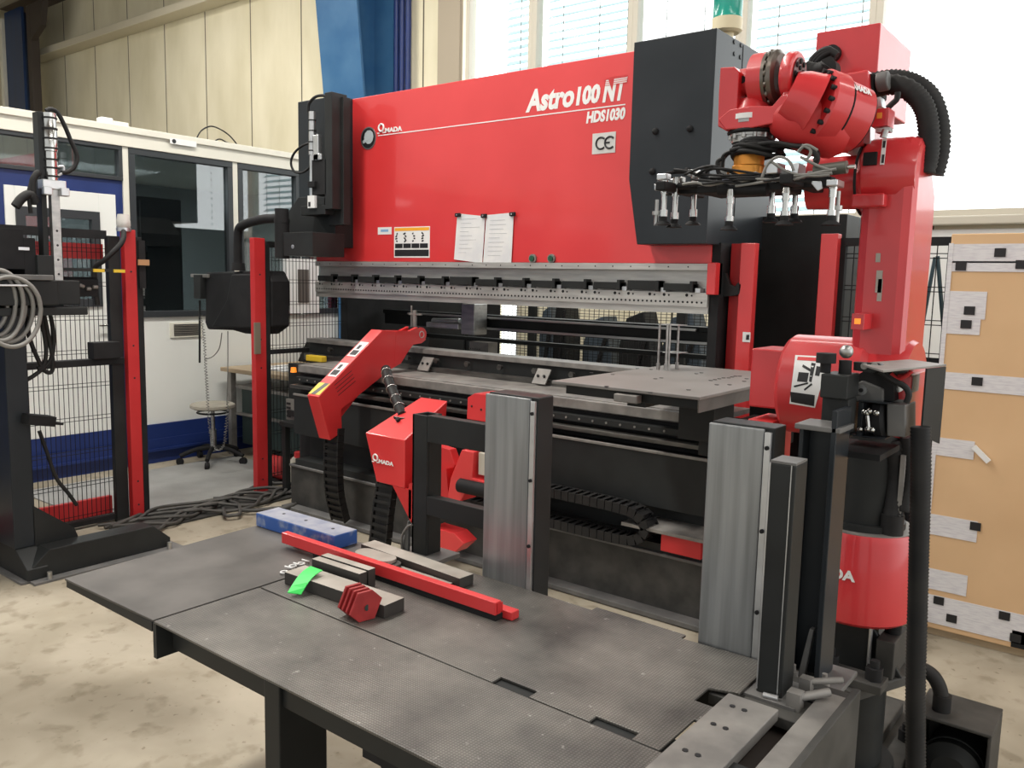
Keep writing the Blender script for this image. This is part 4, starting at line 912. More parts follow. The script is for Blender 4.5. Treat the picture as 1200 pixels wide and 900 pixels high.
# sprung hose between arm and body
a, b_ = aX(-3.55, 452, 437), aX(-3.20, 480, 488); 
q = MB(); pts = smooth_path([aY(3.5, 452, 432), aY(3.4, 456, 448), aY(3.3, 465, 470), aY(3.18, 472, 488)], 8); q.tube(pts, .026, 12, rib=.005, pitch=.03, sub=1); build('sprung_hose', q, BLK, fa)
q = MB()
for k in range(3, len(pts) - 2, 4): q.torus(pts[k], .031, .003, (pts[k + 1] - pts[k - 1]), 16, 6)
build('hose_ring', q, STLB, fa)
a = aY(3.18, 473, 489); build('hose_flange', MB().cyl(a - Vector((0, 0, .012)), a + Vector((0, 0, .005)), .055, n=20).m(1).torus(a, .045, .007), [BLKM, GRY], fa)

fb = thing('sheet_follower', (-3.15, 3.1, 0), 'red box-shaped sheet follower with white lettering beside the black frame', 'follower body', 'red sheet followers')
A0, A1 = aY(3.0, 428, 507), aY(3.0, 475, 516); B0, B1 = aY(3.30, 480, 461), aY(3.30, 507, 468)
A1 = Vector((-3.03, 3.0, A0.z - .0)); Cb0, Cb1 = aY(3.0, 441, 566), Vector((-3.03, 3.0, 0)); Cb1.z = aY(3.0, 472, 572).z
Cb0.z = Cb1.z
q = MB(); q.hexa([Cb0, Cb1, Cb1 + Vector((0, .28, 0)), Cb0 + Vector((0, .28, 0)), A0, A1, Vector((-3.03, 3.32, B1.z)), Vector((A0.x + .10, 3.32, B1.z))])
body = build('body', q, RED, fb, .005)
a = aY(2.995, 437, 541); omark((a.x - .0, 2.992, a.z), .036, 'brand_lettering', F_, (0, 0, 1), (0, -1, 0), body)
q = MB(); a = aY(3.0, 460, 568); q.prism([(a.x, 3.0, Cb1.z), (-2.98, 3.0, Cb1.z), (-2.98, 3.0, .30)], (0, .03, 0)); q.prism([(-3.0, 3.0, .50), (-2.74, 3.0, .62), (-2.72, 3.0, .45), (-2.9, 3.0, .30), (-3.0, 3.0, .32)], (0, .05, 0)); build('lower_gusset', q, REDD, fb)
a = aY(3.08, 463, 491); q = MB(); 
build('top_screw', MB().cyl(aY(3.12, 467, 493) , aY(3.12, 467, 493) + Vector((0, -.01, .012)), .012), BLKM, fb)
chain([(-3.22, 3.06, .46), (-3.22, 3.03, .30), (-3.23, 3.02, .15), (-3.25, 3.0, .04)], .105, .05, RUB, 'energy_chain', fb, (1, .15, 0))
def PB(x, y, Y=3.0): return aY(Y, x, y)
q = MB(); q.prism([PB(*p) for p in ((541, 527), (555, 530), (553, 560), (570, 565), (570, 580), (545, 577), (539, 588), (524, 583), (528, 560))], (0, .12, 0)); build('swing_link', q, RED, fb, .004)
q = MB(); q.prism([PB(*p, 3.05) for p in ((508, 521), (527, 527), (533, 545), (519, 583), (505, 560))], (0, .05, 0)); build('gusset_plate', q, REDD, fb, .003)
q = MB(); q.prism([PB(*p, 3.2) for p in ((548, 466), (556, 461), (572, 463), (572, 495), (547, 491))], (0, .15, 0)); q.m(1); 
for x_, y_ in ((553, 476), (564, 480)): a = PB(x_, y_, 3.2); q.cyl(a, a - Vector((0, .004, 0)), .006, n=8)
build('upper_block', q, [RED, BLKINK], fb, .004)
a = PB(556, 573, 2.99); build('roller', MB().cyl((a.x - .10, 3.0, a.z), (a.x + .10, 3.0, a.z), .035), BLKM, fb)
a = PB(566, 543, 3.02); build('sensor', MB().box(a.x - .03, a.x + .03, 3.02, 3.06, a.z - .06, a.z + .05), CANI, fb, .004)
q = MB(); q.prism([PB(*p, 3.0) for p in ((505, 617), (532, 625), (544, 637), (532, 648), (505, 644))], (0, .10, 0)); build('foot_block', q, RED, fb, .003)

# ================================================================== SHEET PLATE (magazine) on the right of the bed
PZ = 1.15
sp_ = thing('sheet_table', (-1.65, 3.2, 0), 'flat grey perforated plate table in front of the press on the right', 'table')
build('side_lip', MB().prism([(-1.31, 2.765, PZ - .013), (-1.31, 3.79, PZ - .013), (-1.325, 3.79, PZ - .065), (-1.325, 2.80, PZ - .065)], (.004, 0, 0)), GRY2, sp_)
q = MB(); q.box(-1.95, -1.30, 2.76, 3.80, PZ - .012, PZ)
build('plate', q, mat('dull grey plate', (.19, .18, .17), .5, .1, c2=(.23, .218, .208), scale=5), sp_, .002)
q = MB()
for px, py in ((768, 444), (775, 443), (816, 438), (822, 437), (833, 446), (838, 445), (843, 444), (848, 443), (854, 443), (858, 442), (862, 441), (867, 441), (840, 451), (855, 451), (875, 444), (872, 447), (762, 460), (807, 457), (711, 453), (718, 439), (693, 437), (763, 433), (747, 432)):
    a = aZ(PZ, px, py); q.cyl((a.x, a.y, PZ - .001), (a.x, a.y, PZ + .0015), .009, n=10)
build('screw_holes', q, BLKINK, sp_)
q = MB(); q.box(-1.90, -1.32, 2.79, 2.83, PZ - .05, PZ - .012); q.box(-1.90, -1.32, 3.5, 3.56, PZ - .08, PZ - .012); q.box(-1.62, -1.54, 2.8, 3.5, PZ - .07, PZ - .012); q.box(-1.60, -1.44, 3.2, 3.4, .9, PZ - .06); q.box(-1.55, -1.35, 3.3, 3.9, .82, .93); build('under_frame', q, BLK, sp_, .002)
a = aY(2.77, 737, 466); q = MB().box(a.x - .05, a.x + .05, 2.74, 2.78, PZ - .05, PZ - .02); build('front_clip', q, GRY, sp_, .003)
st_ = thing('pin_rack', aZ(PZ, 787, 432), 'small rack of four thin steel rods standing on the grey plate table', 'rack')
za = aZ(PZ, 787, 432); 
Ya = za.y
for px, py in ((771, 433), (780, 434), (783, 434), (793, 432)):
    a = aZ(PZ, px, py); tz_ = aY(a.y, px + (3 if px < 790 else 0), 380).z; build('rod', MB().cyl((a.x, a.y, PZ), (a.x, a.y, tz_), .0055, n=10).cyl((a.x, a.y, PZ), (a.x, a.y, PZ + .03), .009, n=10), STL, st_)
a0, a1 = aZ(PZ, 771, 433), aZ(PZ, 793, 432); zt = aY(Ya, 785, 380).z; zm = aY(Ya, 785, 412).z
build('top_plate', MB().box(a0.x - .03, a1.x + .03, Ya - .05, Ya + .05, zt - .003, zt), ALU, st_); build('middle_plate', MB().box(a0.x - .0, a1.x + .04, Ya - .05, Ya + .05, zm - .003, zm), ALU, st_)

# ================================================================== WORK TABLE
TZ = .70
def plate_mat():
    m = bpy.data.materials.new('ribbed dark plate'); m.use_nodes = True; nt = m.node_tree; b = nt.nodes['Principled BSDF']
    tc = nt.nodes.new('ShaderNodeTexCoord')
    n = nt.nodes.new('ShaderNodeTexNoise'); n.inputs['Scale'].default_value = 3.2; n.inputs['Detail'].default_value = 8; n.inputs['Roughness'].default_value = .62; nt.links.new(tc.outputs['Object'], n.inputs['Vector'])
    r = nt.nodes.new('ShaderNodeValToRGB'); r.color_ramp.elements[0].position = .32; r.color_ramp.elements[1].position = .66
    r.color_ramp.elements[0].color = (0.070, 0.066, 0.062, 1); r.color_ramp.elements[1].color = (0.235, 0.220, 0.196, 1); nt.links.new(n.outputs[0], r.inputs[0])
    n3 = nt.nodes.new('ShaderNodeTexNoise'); n3.inputs['Scale'].default_value = 45; nt.links.new(tc.outputs['Object'], n3.inputs['Vector'])
    r3 = nt.nodes.new('ShaderNodeValToRGB'); r3.color_ramp.elements[0].position = .71; r3.color_ramp.elements[1].position = .78; r3.color_ramp.elements[0].color = (0, 0, 0, 1); r3.color_ramp.elements[1].color = (.35, .35, .33, 1); nt.links.new(n3.outputs[0], r3.inputs[0])
    ad = nt.nodes.new('ShaderNodeMixRGB'); ad.blend_type = 'ADD'; ad.inputs[0].default_value = .5; nt.links.new(r.outputs[0], ad.inputs[1]); nt.links.new(r3.outputs[0], ad.inputs[2])
    # fine grid of studs
    mp = nt.nodes.new('ShaderNodeMapping'); mp.inputs['Scale'].default_value = (150, 150, 150); nt.links.new(tc.outputs['Object'], mp.inputs[0])
    v = nt.nodes.new('ShaderNodeTexVoronoi'); v.inputs['Scale'].default_value = 1.0; v.inputs['Randomness'].default_value = 0.0; v.distance = 'CHEBYCHEV'; nt.links.new(mp.outputs[0], v.inputs['Vector'])
    bp = nt.nodes.new('ShaderNodeBump'); bp.inputs['Strength'].default_value = .8; bp.inputs['Distance'].default_value = .0015; nt.links.new(v.outputs['Distance'], bp.inputs['Height']); nt.links.new(bp.outputs[0], b.inputs['Normal'])
    vr = nt.nodes.new('ShaderNodeMapRange'); vr.inputs['From Min'].default_value = .1; vr.inputs['From Max'].default_value = .5; vr.inputs['To Min'].default_value = 1.25; vr.inputs['To Max'].default_value = .55; nt.links.new(v.outputs['Distance'], vr.inputs['Value'])
    mm = nt.nodes.new('ShaderNodeMixRGB'); mm.blend_type = 'MULTIPLY'; mm.inputs[0].default_value = 1; nt.links.new(ad.outputs[0], mm.inputs[1]); nt.links.new(vr.outputs[0], mm.inputs[2])
    nt.links.new(mm.outputs[0], b.inputs['Base Color']); b.inputs['Roughness'].default_value = .42; b.inputs['Metallic'].default_value = .25
    return m
PLT = plate_mat()
PLS = mat('smooth worn plate', (.070, .065, .060), .5, .15, c2=(.125, .116, .108), scale=6)
tb = thing('work_table', (-1.5, 1.4, 0), 'long low steel table with dark ribbed plates across the foreground', 'table')
def plate(nm, pts, m, z=TZ, th=.006): return build(nm, MB().prism([(x, y, z - th) for x, y in pts], (0, 0, th)), m, tb, .001)
plate('left_plate', [(-2.352, 1.012), (-1.903, 1.022), (-1.903, 1.80), (-2.39, 1.66)], PLS)
plate('front_plate', [(-1.895, 1.020), (-.62, 1.020), (-.62, 1.312), (-1.895, 1.322)], PLT)
plate('rear_plate', [(-1.895, 1.328), (-1.066, 1.320), (-1.066, 1.350), (-.967, 1.350), (-.967, 1.320), (-.82, 1.318), (-.82, 1.345), (-.723, 1.345), (-.723, 1.316), (-.665, 1.316), (-.665, 1.46), (-.652, 1.46), (-.652, 1.53), (-.70, 1.53), (-.70, 1.60), (-.64, 1.62), (-.64, 1.80), (-.86, 1.79), (-.86, 1.815), (-1.12, 1.82), (-1.12, 1.795), (-1.30, 1.80), (-1.895, 1.80)], PLT)
q = MB(); q.box(-2.36, -1.905, 1.02, 1.05, TZ - .03, TZ - .006); q.box(-1.90, -1.885, 1.02, 1.80, .605, TZ - .006); q.box(-1.9, -.5, 1.28, 1.38, .60, TZ - .007); q.box(-1.9, -.5, 1.70, 1.76, .60, TZ - .007); q.box(-1.88, -.45, 1.06, 1.10, .62, TZ - .007); q.box(-.9, -.85, 1.1, 1.7, .5, .6)
build('support_frame', q, BLK, tb)
for x, y in ((-1.492, 1.05), (-.50, 1.06), (-1.492, 1.66), (-.60, 1.66)): build('leg', MB().box(x, x + .055, y, y + .13, 0, TZ - .03), BLK, tb, .003)
q = MB(); q.box(-1.25, -1.05, 1.12, 1.2, .55, .62); q.prism([(-1.22, 1.08, .66), (-1.0, 1.08, .66), (-1.0, 1.08, .55), (-1.12, 1.08, .55)], (0, .05, 0)); build('under_bracket', q, BLKM, tb)
q = MB(); q.box(-.655, -.548, .7, 1.60, TZ - .02, TZ + .004); 
r1 = build('steel_rail', q, GRY, tb, .002)
q = MB()
for y in (.98, 1.1, 1.22, 1.34, 1.46, 1.55):
    for x in (-.625, -.60): q.cyl((x, y, TZ + .004), (x, y, TZ + .0055), .006, n=8)
sub('rail_screw', q, BLKINK, r1)
build('steel_rail', MB().box(-.505, -.455, .7, 1.74, TZ - .02, TZ + .004), GRY, tb, .002)
build('end_beam', MB().box(-.455, -.44, .7, 1.78, .35, TZ + .012).box(-.50, -.455, .7, 1.76, .50, TZ - .02), FLG, tb, .002)
build('rail_gap_floor', MB().box(-.66, -.45, .7, 1.70, TZ - .06, TZ - .05), mat('rusty dark steel', (.05, .04, .035), .6), tb)
build('corner_plate', MB().box(-.70, -.45, 1.60, 1.80, TZ - .035, TZ - .012), FLG, tb, .002)

# things on the table
bb = thing('blue_bar', (-2.19, 1.71, TZ), 'thick worn blue painted steel bar lying at the table corner', 'bar')
B4 = [(-2.382, 1.655), (-1.985, 1.662), (-1.985, 1.757), (-2.385, 1.75)]
bo = build('bar', MB().prism([(x, y, TZ + .001) for x, y in B4], (0, 0, .046)), BLUB, bb, .003)
sub('worn_top', MB().prism([(x * 1.0, y, TZ + .047) for x, y in [(-2.380, 1.657), (-1.987, 1.664), (-1.987, 1.755), (-2.383, 1.748)]], (0, 0, .0006)), mat('worn blue grey top', (.23, .25, .33), .5, c2=(.34, .35, .40), scale=20), bo, label='scuffed pale top')
q = MB()
for f in (.2, .5, .85): q.cyl((-2.38 + .39 * f, 1.71, TZ + .0476), (-2.38 + .39 * f, 1.71, TZ + .0482), .006, n=8)
sub('bolt_hole', q, BLKINK, bo)
def strip(P0, P1, w_, z0, h): # bar between two points, width towards +Y
    P0, P1 = Vector((P0[0], P0[1], z0)), Vector((P1[0], P1[1], z0)); t = (P1 - P0).normalized(); n = Vector((-t.y, t.x, 0)) * w_
    return [P0, P1, P1 + n, P0 + n], h
ra = thing('red_channel', (-1.7, 1.55, TZ), 'long red painted steel channel with a black lower edge on the table', 'bar')
a, b_ = aZ(TZ, 330, 642), aZ(TZ, 580, 729)
L_, h_ = strip((a.x, a.y), (b_.x, b_.y), .024, TZ + .016, .034); build('channel', MB().prism(L_, (0, 0, h_)), RED, ra, .002)
L_, h_ = strip((a.x + .15, a.y + .003), (b_.x, b_.y + .003), .03, TZ + .001, .015); build('rubber_strip', MB().prism(L_, (0, 0, h_)), BLKM, ra)
L_, h_ = strip((a.x + .02, a.y + .03), (b_.x + .03, b_.y + .03), .03, TZ + .001, .022); build('foot_flange', MB().prism(L_, (0, 0, h_)), RED, ra, .002)
tn = (b_ - a).normalized()
q = MB(); e0 = Vector((b_.x, b_.y, TZ + .016)); q.prism([e0 + Vector((.001, .006, .006)), e0 + Vector((.001, .028, .006)), e0 + Vector((.001, .028, .030)), e0 + Vector((.001, .006, .030))], tn * .001); build('end_recess', q, REDD, ra)
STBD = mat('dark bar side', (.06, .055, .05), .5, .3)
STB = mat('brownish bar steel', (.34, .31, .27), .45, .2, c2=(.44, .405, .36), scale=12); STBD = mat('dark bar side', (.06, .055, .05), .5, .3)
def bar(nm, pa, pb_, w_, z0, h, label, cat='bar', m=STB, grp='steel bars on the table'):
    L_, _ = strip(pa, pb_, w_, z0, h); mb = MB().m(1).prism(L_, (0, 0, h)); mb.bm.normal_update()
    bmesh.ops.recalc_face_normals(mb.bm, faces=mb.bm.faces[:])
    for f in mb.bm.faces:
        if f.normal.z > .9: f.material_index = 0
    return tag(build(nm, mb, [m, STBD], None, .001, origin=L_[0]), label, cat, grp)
a, b_ = aZ(TZ + .03, 425, 648), aZ(TZ + .03, 541, 679)
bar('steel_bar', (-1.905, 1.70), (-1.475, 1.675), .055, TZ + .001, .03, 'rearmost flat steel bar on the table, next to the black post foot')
bar('steel_bar', (-1.87, 1.635), (-1.50, 1.63), .045, TZ + .001, .012, 'thin steel flat lying between the red channel and the rearmost bar')
a = aZ(TZ + .03, 433, 650)
o = thing('rounded_plate', (a.x, a.y, TZ), 'small steel plate with rounded ends on the thin flat behind the red channel', 'plate')
def stadium(c, L, r, z0, h, m_, nm, par):
    pts = []
    for k in range(13): an = -math.pi / 2 + math.pi * k / 12; pts.append((c[0] + L / 2 + r * math.cos(an), c[1] + r * math.sin(an), z0))
    for k in range(13): an = math.pi / 2 + math.pi * k / 12; pts.append((c[0] - L / 2 + r * math.cos(an), c[1] + r * math.sin(an), z0))
    return build(nm, MB().prism(pts, (0, 0, h)), m_, par, .001)
stadium((-1.79, 1.655), .09, .030, TZ + .024, .010, STB, 'upper_plate', o); stadium((-1.775, 1.655), .10, .030, TZ + .013, .010, STBD, 'lower_plate', o)
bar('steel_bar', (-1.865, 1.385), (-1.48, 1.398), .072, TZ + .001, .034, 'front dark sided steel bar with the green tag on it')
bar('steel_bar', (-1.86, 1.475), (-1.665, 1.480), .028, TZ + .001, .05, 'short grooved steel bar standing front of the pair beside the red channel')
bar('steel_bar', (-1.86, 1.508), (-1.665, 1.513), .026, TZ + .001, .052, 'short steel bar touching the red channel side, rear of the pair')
# green tag
tg = thing('green_tag', aZ(TZ, 340, 694), 'bright green plastic tag hanging over the front steel bar', 'tag')
A, B, Cc, D = aZ(TZ + .012, 337, 695), aZ(TZ + .008, 353, 697), aZ(TZ + .048, 378, 669), aZ(TZ + .048, 364, 664)
s_ = MB(); rows = []
for k in range(7):
    f = k / 6; l = A.lerp(D, f); r_ = B.lerp(Cc, f); bend = Vector((0, 0, .012 * math.sin(f * math.pi))); rows.append((l + bend, r_ + bend))
for k in range(6):
    s_.hexa([rows[k][0], rows[k][1], rows[k + 1][1], rows[k + 1][0], rows[k][0] + Vector((0, 0, .002)), rows[k][1] + Vector((0, 0, .002)), rows[k + 1][1] + Vector((0, 0, .002)), rows[k + 1][0] + Vector((0, 0, .002))])
build('tag', s_, GREEN, tg)
# small chain of white rings
ch = thing('ring_chain', aZ(TZ, 345, 662), 'short chain of small pale rings lying by the end of the steel bars', 'chain')
q = MB()
for k, (x, y) in enumerate(((333, 670), (338, 666), (343, 663), (348, 662), (353, 660), (358, 658))):
    a = aZ(TZ + .006, x, y); q.torus((a.x, a.y, TZ + .005 + .004 * (k % 2)), .010, .0024, (0, .5 * (k % 2), 1), 14, 6)
build('rings', q, WHT, ch)
# red hexagonal plates, four in a row
pxs = [(452, 700), (459, 722)]
hexw = aZ(TZ, 420, 733)
for k, lb in enumerate(('front one of the four red hexagonal plates', 'second red hexagonal plate from the front of the four', 'third red hexagonal plate from the front of the four', 'rearmost of the four red hexagonal plates at the left')):
    c = Vector((-1.512 - .019 * k, 1.362 + .004 * k, TZ + .04)); R_ = .044
    pts = [c + Vector((.30 * math.cos(a_) * R_, math.cos(a_) * R_, math.sin(a_) * R_ * .95)) for a_ in [math.radians(x) for x in (18, 68, 118, 200, 245, 300)]]
    zz = min(p.z for p in pts); pts = [p - Vector((0, 0, zz - TZ - .001)) for p in pts]
    hx = thing('hexagonal_plate', (c.x, c.y, TZ), lb + ' on the table', 'plate', 'red hexagonal plates')
    build('plate', MB().prism(pts, (.008, -.002, 0)), mat('scratched red %d' % k, (.30, .02, .02), .5, c2=(.40, .03, .03), scale=22) if k == 0 else MATS['scratched red 0'], hx, .001)
    e = c + Vector((.0, 0, -.005)); build('hole', MB().cyl(e + Vector((.0085, 0, 0)), e + Vector((.0095, 0, 0)), .008, n=12), BLKINK if k else DGRN, hx)

# ================================================================== COVERS, FRAME AND POSTS BEHIND THE TABLE
def cover(x0, x1, y0, dep, z0, z1, label):
    t = thing('steel_cover', (x0, y0, z0), label, 'cover', 'upright sheet steel covers behind the table')
    build('face_sheet', MB().box(x0, x1, y0, y0 + .012, z0, z1 - .004), BARE, t, .003)
    fl = build('side_flange', MB().box(x1 + .001, x1 + .016, y0 + .002, y0 + .012, z0, z1 - .01), ALU, t, .001)
    q = MB()
    for f in (.06, .33, .63, .93): q.cyl((x1 + .009, y0 + .002, z0 + (z1 - z0) * f), (x1 + .009, y0 - .003, z0 + (z1 - z0) * f), .005, n=8)
    sub('screw', q, BLKM, fl)
    build('box_body', MB().box(x0 + .004, x1 + .02, y0 + .012, y0 + dep, z0, z1), BLK, t, .003)
    return t
cover(-1.499, -1.343, 1.80, .085, .62, 1.236, 'upright bare steel cover nearer the red follower, left of the two')
c2t = cover(-.822, -.690, 1.80, .085, .60, 1.236, 'upright bare steel cover beside the black posts, right of the two')
sf = thing('black_gauge_frame', (-1.85, 1.92, .66), 'black upright frame joined to the left steel cover', 'frame')
q = MB(); q.box(-1.885, -1.875, 1.90, 1.97, .66, 1.118); q.box(-1.885, -1.82, 1.90, 1.91, .66, 1.118); q.box(-1.83, -1.82, 1.91, 1.97, .66, 1.118); q.box(-1.875, -1.83, 1.96, 1.97, .66, 1.118); build('post', q, BLK, sf, .002)
q = MB(); q.box(-1.82, -1.52, 1.90, 1.935, 1.035, 1.12); build('top_bar', q, BLK, sf, .002)
q = MB(); a = aY(1.9, 510, 584); b_ = aY(1.9, 510, 606); q.box(-1.82, -1.52, 1.90, 1.935, b_.z, a.z); build('middle_bar', q, BLK, sf, .002)
q = MB(); q.box(-1.93, -1.76, 1.87, 2.0, .645, .66); q.prism([(-1.90, 1.90, .66), (-1.90, 1.90, .76), (-1.905, 1.90, .76), (-1.93, 1.90, .66)], (0, .01, 0)); build('foot', q, GRY2, sf, .002)
q = MB(); q.tube([(-1.925, 1.895, .66), (-1.92, 1.893, .71), (-1.895, 1.893, .745), (-1.875, 1.893, .755)], .004, 6); build('rod', q, GRY, sf)

# short square post
ps = thing('square_post', (-.6, 1.7, TZ), 'short black square tube post at the right rear corner of the table', 'post')
build('tube', MB().box(-.622, -.567, 1.665, 1.735, TZ - .012, 1.19), BLK, ps, .003)
build('cap', MB().box(-.621, -.568, 1.666, 1.734, 1.19, 1.195), GRY2, ps)
build('worn_edge', MB().box(-.577, -.575, 1.6640, 1.6655, TZ, 1.19).box(-.622, -.619, 1.6640, 1.6655, TZ, 1.19), ALU, ps, label='scraped pale edge line')
build('foot', MB().box(-.64, -.53, 1.64, 1.76, TZ - .014, TZ - .006).m(1).cyl((-.60, 1.65, TZ - .002), (-.57, 1.655, TZ - .002), .006), [GRY2, ALU], ps)
# tall H post
pt = thing('profile_post', (-.57, 1.9, TZ - .03), 'tall black open profile post with clamps on top near the robot', 'post')
q = MB(); q.box(-.632, -.622, 1.86, 1.94, .66, 1.245); q.box(-.622, -.560, 1.90, 1.912, .66, 1.245); q.box(-.560, -.548, 1.85, 1.95, .66, 1.285); build('profile', q, BLK2, pt, .002)
q = MB(); q.box(-.64, -.54, 1.85, 1.95, 1.235, 1.247); build('cap', q, GRY2, pt, .002)
q = MB(); q.prism([(-.60, 1.86, .66), (-.585, 1.86, .66), (-.57, 1.86, .78), (-.58, 1.86, .78)], (0, .02, 0)); q.box(-.66, -.50, 1.80, 1.98, .648, .66); build('foot', q, GRY2, pt, .002)
q = MB(); 
for x, y in ((-.60, 1.83), (-.53, 1.83)): q.cyl((x, y, .66), (x, y, .685), .012, n=6); q.cyl((x, y, .66), (x, y, .70), .006, n=8)
build('bolt', q, GRY, pt)
q = MB(); q.box(-.615, -.555, 1.93, 2.02, 1.30, 1.355); q.prism([(-.615, 1.95, 1.22), (-.555, 1.95, 1.22), (-.555, 1.95, 1.30), (-.615, 1.95, 1.30)], (0, .06, 0)); build('head_block', q, BLK, pt, .003)
a = aY(1.96, 967, 437); q = MB(); q.lathe((a.x, 1.96, 1.355), (a.x, 1.96, 1.40), [(0, .012), (.5, .012), (.5, .022), (1, .022)], 16); build('knob', q, BLKM, pt)
a = aY(1.98, 990, 437); q = MB(); q.cyl((a.x, 1.98, 1.355), (a.x, 1.98, 1.385), .014); q.m(1).ball((a.x, 1.98, 1.405), .016); build('ball_knob', q, [BLKM, STL], pt)
# lower clamp levers at the table corner
lv = thing('clamp_lever', (-.53, 1.78, TZ), 'pair of grey clamp levers on the corner plate by the posts', 'lever')
q = MB(); a, b_ = aZ(TZ + .02, 945, 799), aZ(TZ + .03, 988, 797); q.cyl(a, b_, .007); q.box(a.x - .012, a.x + .012, a.y - .012, a.y + .012, TZ - .01, TZ + .03); build('lever', q, GRY, lv)
q = MB(); a, b_ = aZ(TZ + .01, 932, 818), aZ(TZ + .02, 972, 811); q.cyl(a, b_, .009); q.box(a.x - .014, a.x + .014, a.y - .014, a.y + .014, TZ - .012, TZ + .025); build('lever', q, GRY, lv)

# ================================================================== GRIPPER CHANGE STATION (on its own bracket)
gs = thing('clamp_station', (-.5, 2.1, 1.2), 'black and red clamping unit under a thin steel canopy at the right', 'clamp')
def PC(x, y, Y=2.05): return aY(Y, x, y)
a, b_ = PC(993, 446), PC(1035, 471); build('upper_block', MB().prism([PC(1003, 450), PC(1010, 446), PC(1035, 456), PC(1035, 471), PC(1002, 471)], (0, .07, 0)), GRY2, gs, .003)
a = PC(1010, 457); build('washer', MB().cyl(a, a - Vector((0, .006, 0)), .012).m(1).cyl(a - Vector((0, .006, 0)), a - Vector((0, .009, 0)), .005), [ALU, BLKM], gs)
q = MB(); A_, B_ = PC(993, 468), PC(1062, 520)
for (x0, y0, x1, y1) in ((992, 466, 996, 513), (992, 510, 1037, 514), (1006, 471, 1009, 512), (1006, 469, 1040, 474)):
    a, b_ = PC(x0, y0, 2.03), PC(x1, y1, 2.03); q.box(a.x, b_.x, 2.03, 2.12, b_.z, a.z)
build('cage', q, BLK2, gs, .002)
a, b_ = PC(1009, 491, 2.08), PC(1040, 491, 2.08); build('drum', MB().lathe(a, b_, [(0, .03), (.1, .045), (.4, .045), (.4, .036), (.6, .036), (.6, .048), (.9, .048), (1, .04)], 24), BLKM, gs)
q = MB()
for x, y in ((1013, 483), (1019, 482), (1027, 484), (1008, 503), (1017, 503), (1022, 504), (1016, 484)): a = PC(x, y, 2.03); q.ball((a.x, 2.03, a.z), .0075)
a, b_ = PC(1016, 484, 2.03), PC(1018, 503, 2.03); q.cyl(a, b_, .005); build('ball_joint', q, STLB, gs)
q = MB()
for (x0, y0, x1, y1) in ((996, 478, 1001, 480), (996, 496, 1001, 498), (996, 478, 997.5, 498)): a, b_ = PC(x0, y0, 2.02), PC(x1, y1, 2.02); q.box(a.x, b_.x, 2.02, 2.03, b_.z, a.z)
build('steel_hook', q, ALU, gs, .001)
a, b_ = PC(1039, 472), PC(1061, 512); build('side_plate', MB().prism([PC(1039, 473), PC(1061, 475), PC(1061, 513), PC(1039, 511)], (0, .10, 0)), GRY2, gs, .003)
f0 = PC(1047, 438, 2.1); f1 = PC(1063, 512, 2.1)
q = MB(); q.box(f0.x, f1.x, 2.1, 2.42, f1.z, f0.z + .0); rb = build('red_box', q, REDR, gs, .004)
x_ = f1.x; 
a = aX(x_, 1073, 444); sub('label', MB().box(x_, x_ + .002, a.y - .03, a.y + .03, a.z - .03, a.z + .01), CORE, rb)
a = aY(2.095, 1054, 453); sub('lock', MB().cyl((a.x, 2.1, a.z), (a.x, 2.085, a.z), .012), STLB, rb); a = aY(2.095, 1053, 474); sub('window_label', MB().box(a.x - .015, a.x + .012, 2.096, 2.1, a.z - .012, a.z + .012), CORE, rb)
# canopy
c0_, c1_, c2q, c3_ = PC(1041, 437, 2.02), PC(1083, 430, 2.02), Vector((0, 0, 0)), Vector((0, 0, 0))
zc = 1.385
q = MB(); A_ = aZ(zc, 1041, 434); B_ = aZ(zc, 1063, 421); 
cA, cB, cC, cD = (-.470, 1.88), (-.402, 2.16), (-.50, 2.235), (-.56, 2.02)
q = MB(); q.prism([(x, y, 1.373) for x, y in (cA, cB, cC, cD)], (0, 0, .005)); build('canopy', q, GRY, gs, .001)
q = MB(); s0 = Vector((cA[0], cA[1], 0)).lerp(Vector((cB[0], cB[1], 0)), .68); q.prism([(s0.x, s0.y, 1.372), (cB[0], cB[1], 1.372), (cB[0], cB[1], 1.19), (s0.x, s0.y, 1.22)], (-.004, .001, 0)); build('canopy_side', q, BLK, gs)
q = MB(); a, b_ = PC(999, 424, 2.0), PC(1037, 437, 2.0); q.prism([PC(1000, 424, 2.0), PC(1030, 426, 2.0), PC(1037, 430, 2.0), PC(1033, 433, 2.0), PC(1022, 437, 2.0), PC(1000, 434, 2.0)], (0, .02, 0)); q.m(1)
for x in (1013, 1025): a = PC(x, 429, 1.998); q.cyl(a, a - Vector((0, .004, 0)), .008, n=12)
build('hanger_plate', q, [BLK, GRY], gs, .001)
q = MB(); q.prism([PC(x, y, 2.06) for x, y in ((996, 445), (1012, 435), (1046, 432), (1048, 470), (998, 468))], (0, .20, 0)); build('inner_housing', q, BLKM, gs)
build('cable', MB().tube([PC(x, y, 2.0) for x, y in ((1031, 435), (1045, 445), (1060, 453), (1065, 462), (1062, 472))], .007, 8), RUB, gs)
build('cable', MB().tube([PC(x, y, 2.05) for x, y in ((1044, 438), (1052, 444), (1062, 440), (1068, 435))], .005, 8), REDD, gs)
build('mount_bracket', MB().box(-.60, -.48, 1.95, 2.12, 1.168, 1.182), BLKM, gs)
hp = thing('ribbed_hose', (-.41, 2.05, 0), 'long ribbed black hose hanging from the clamping unit to the floor', 'hose')
build('hose', MB().tube([PC(x, y, 2.05) for x, y in ((1079, 500), (1079, 560), (1077, 640), (1075, 720), (1073, 800), (1073, 900), (1074, 960))], .0205, 14, rib=.0022, pitch=.008, sub=4), RUB, hp)

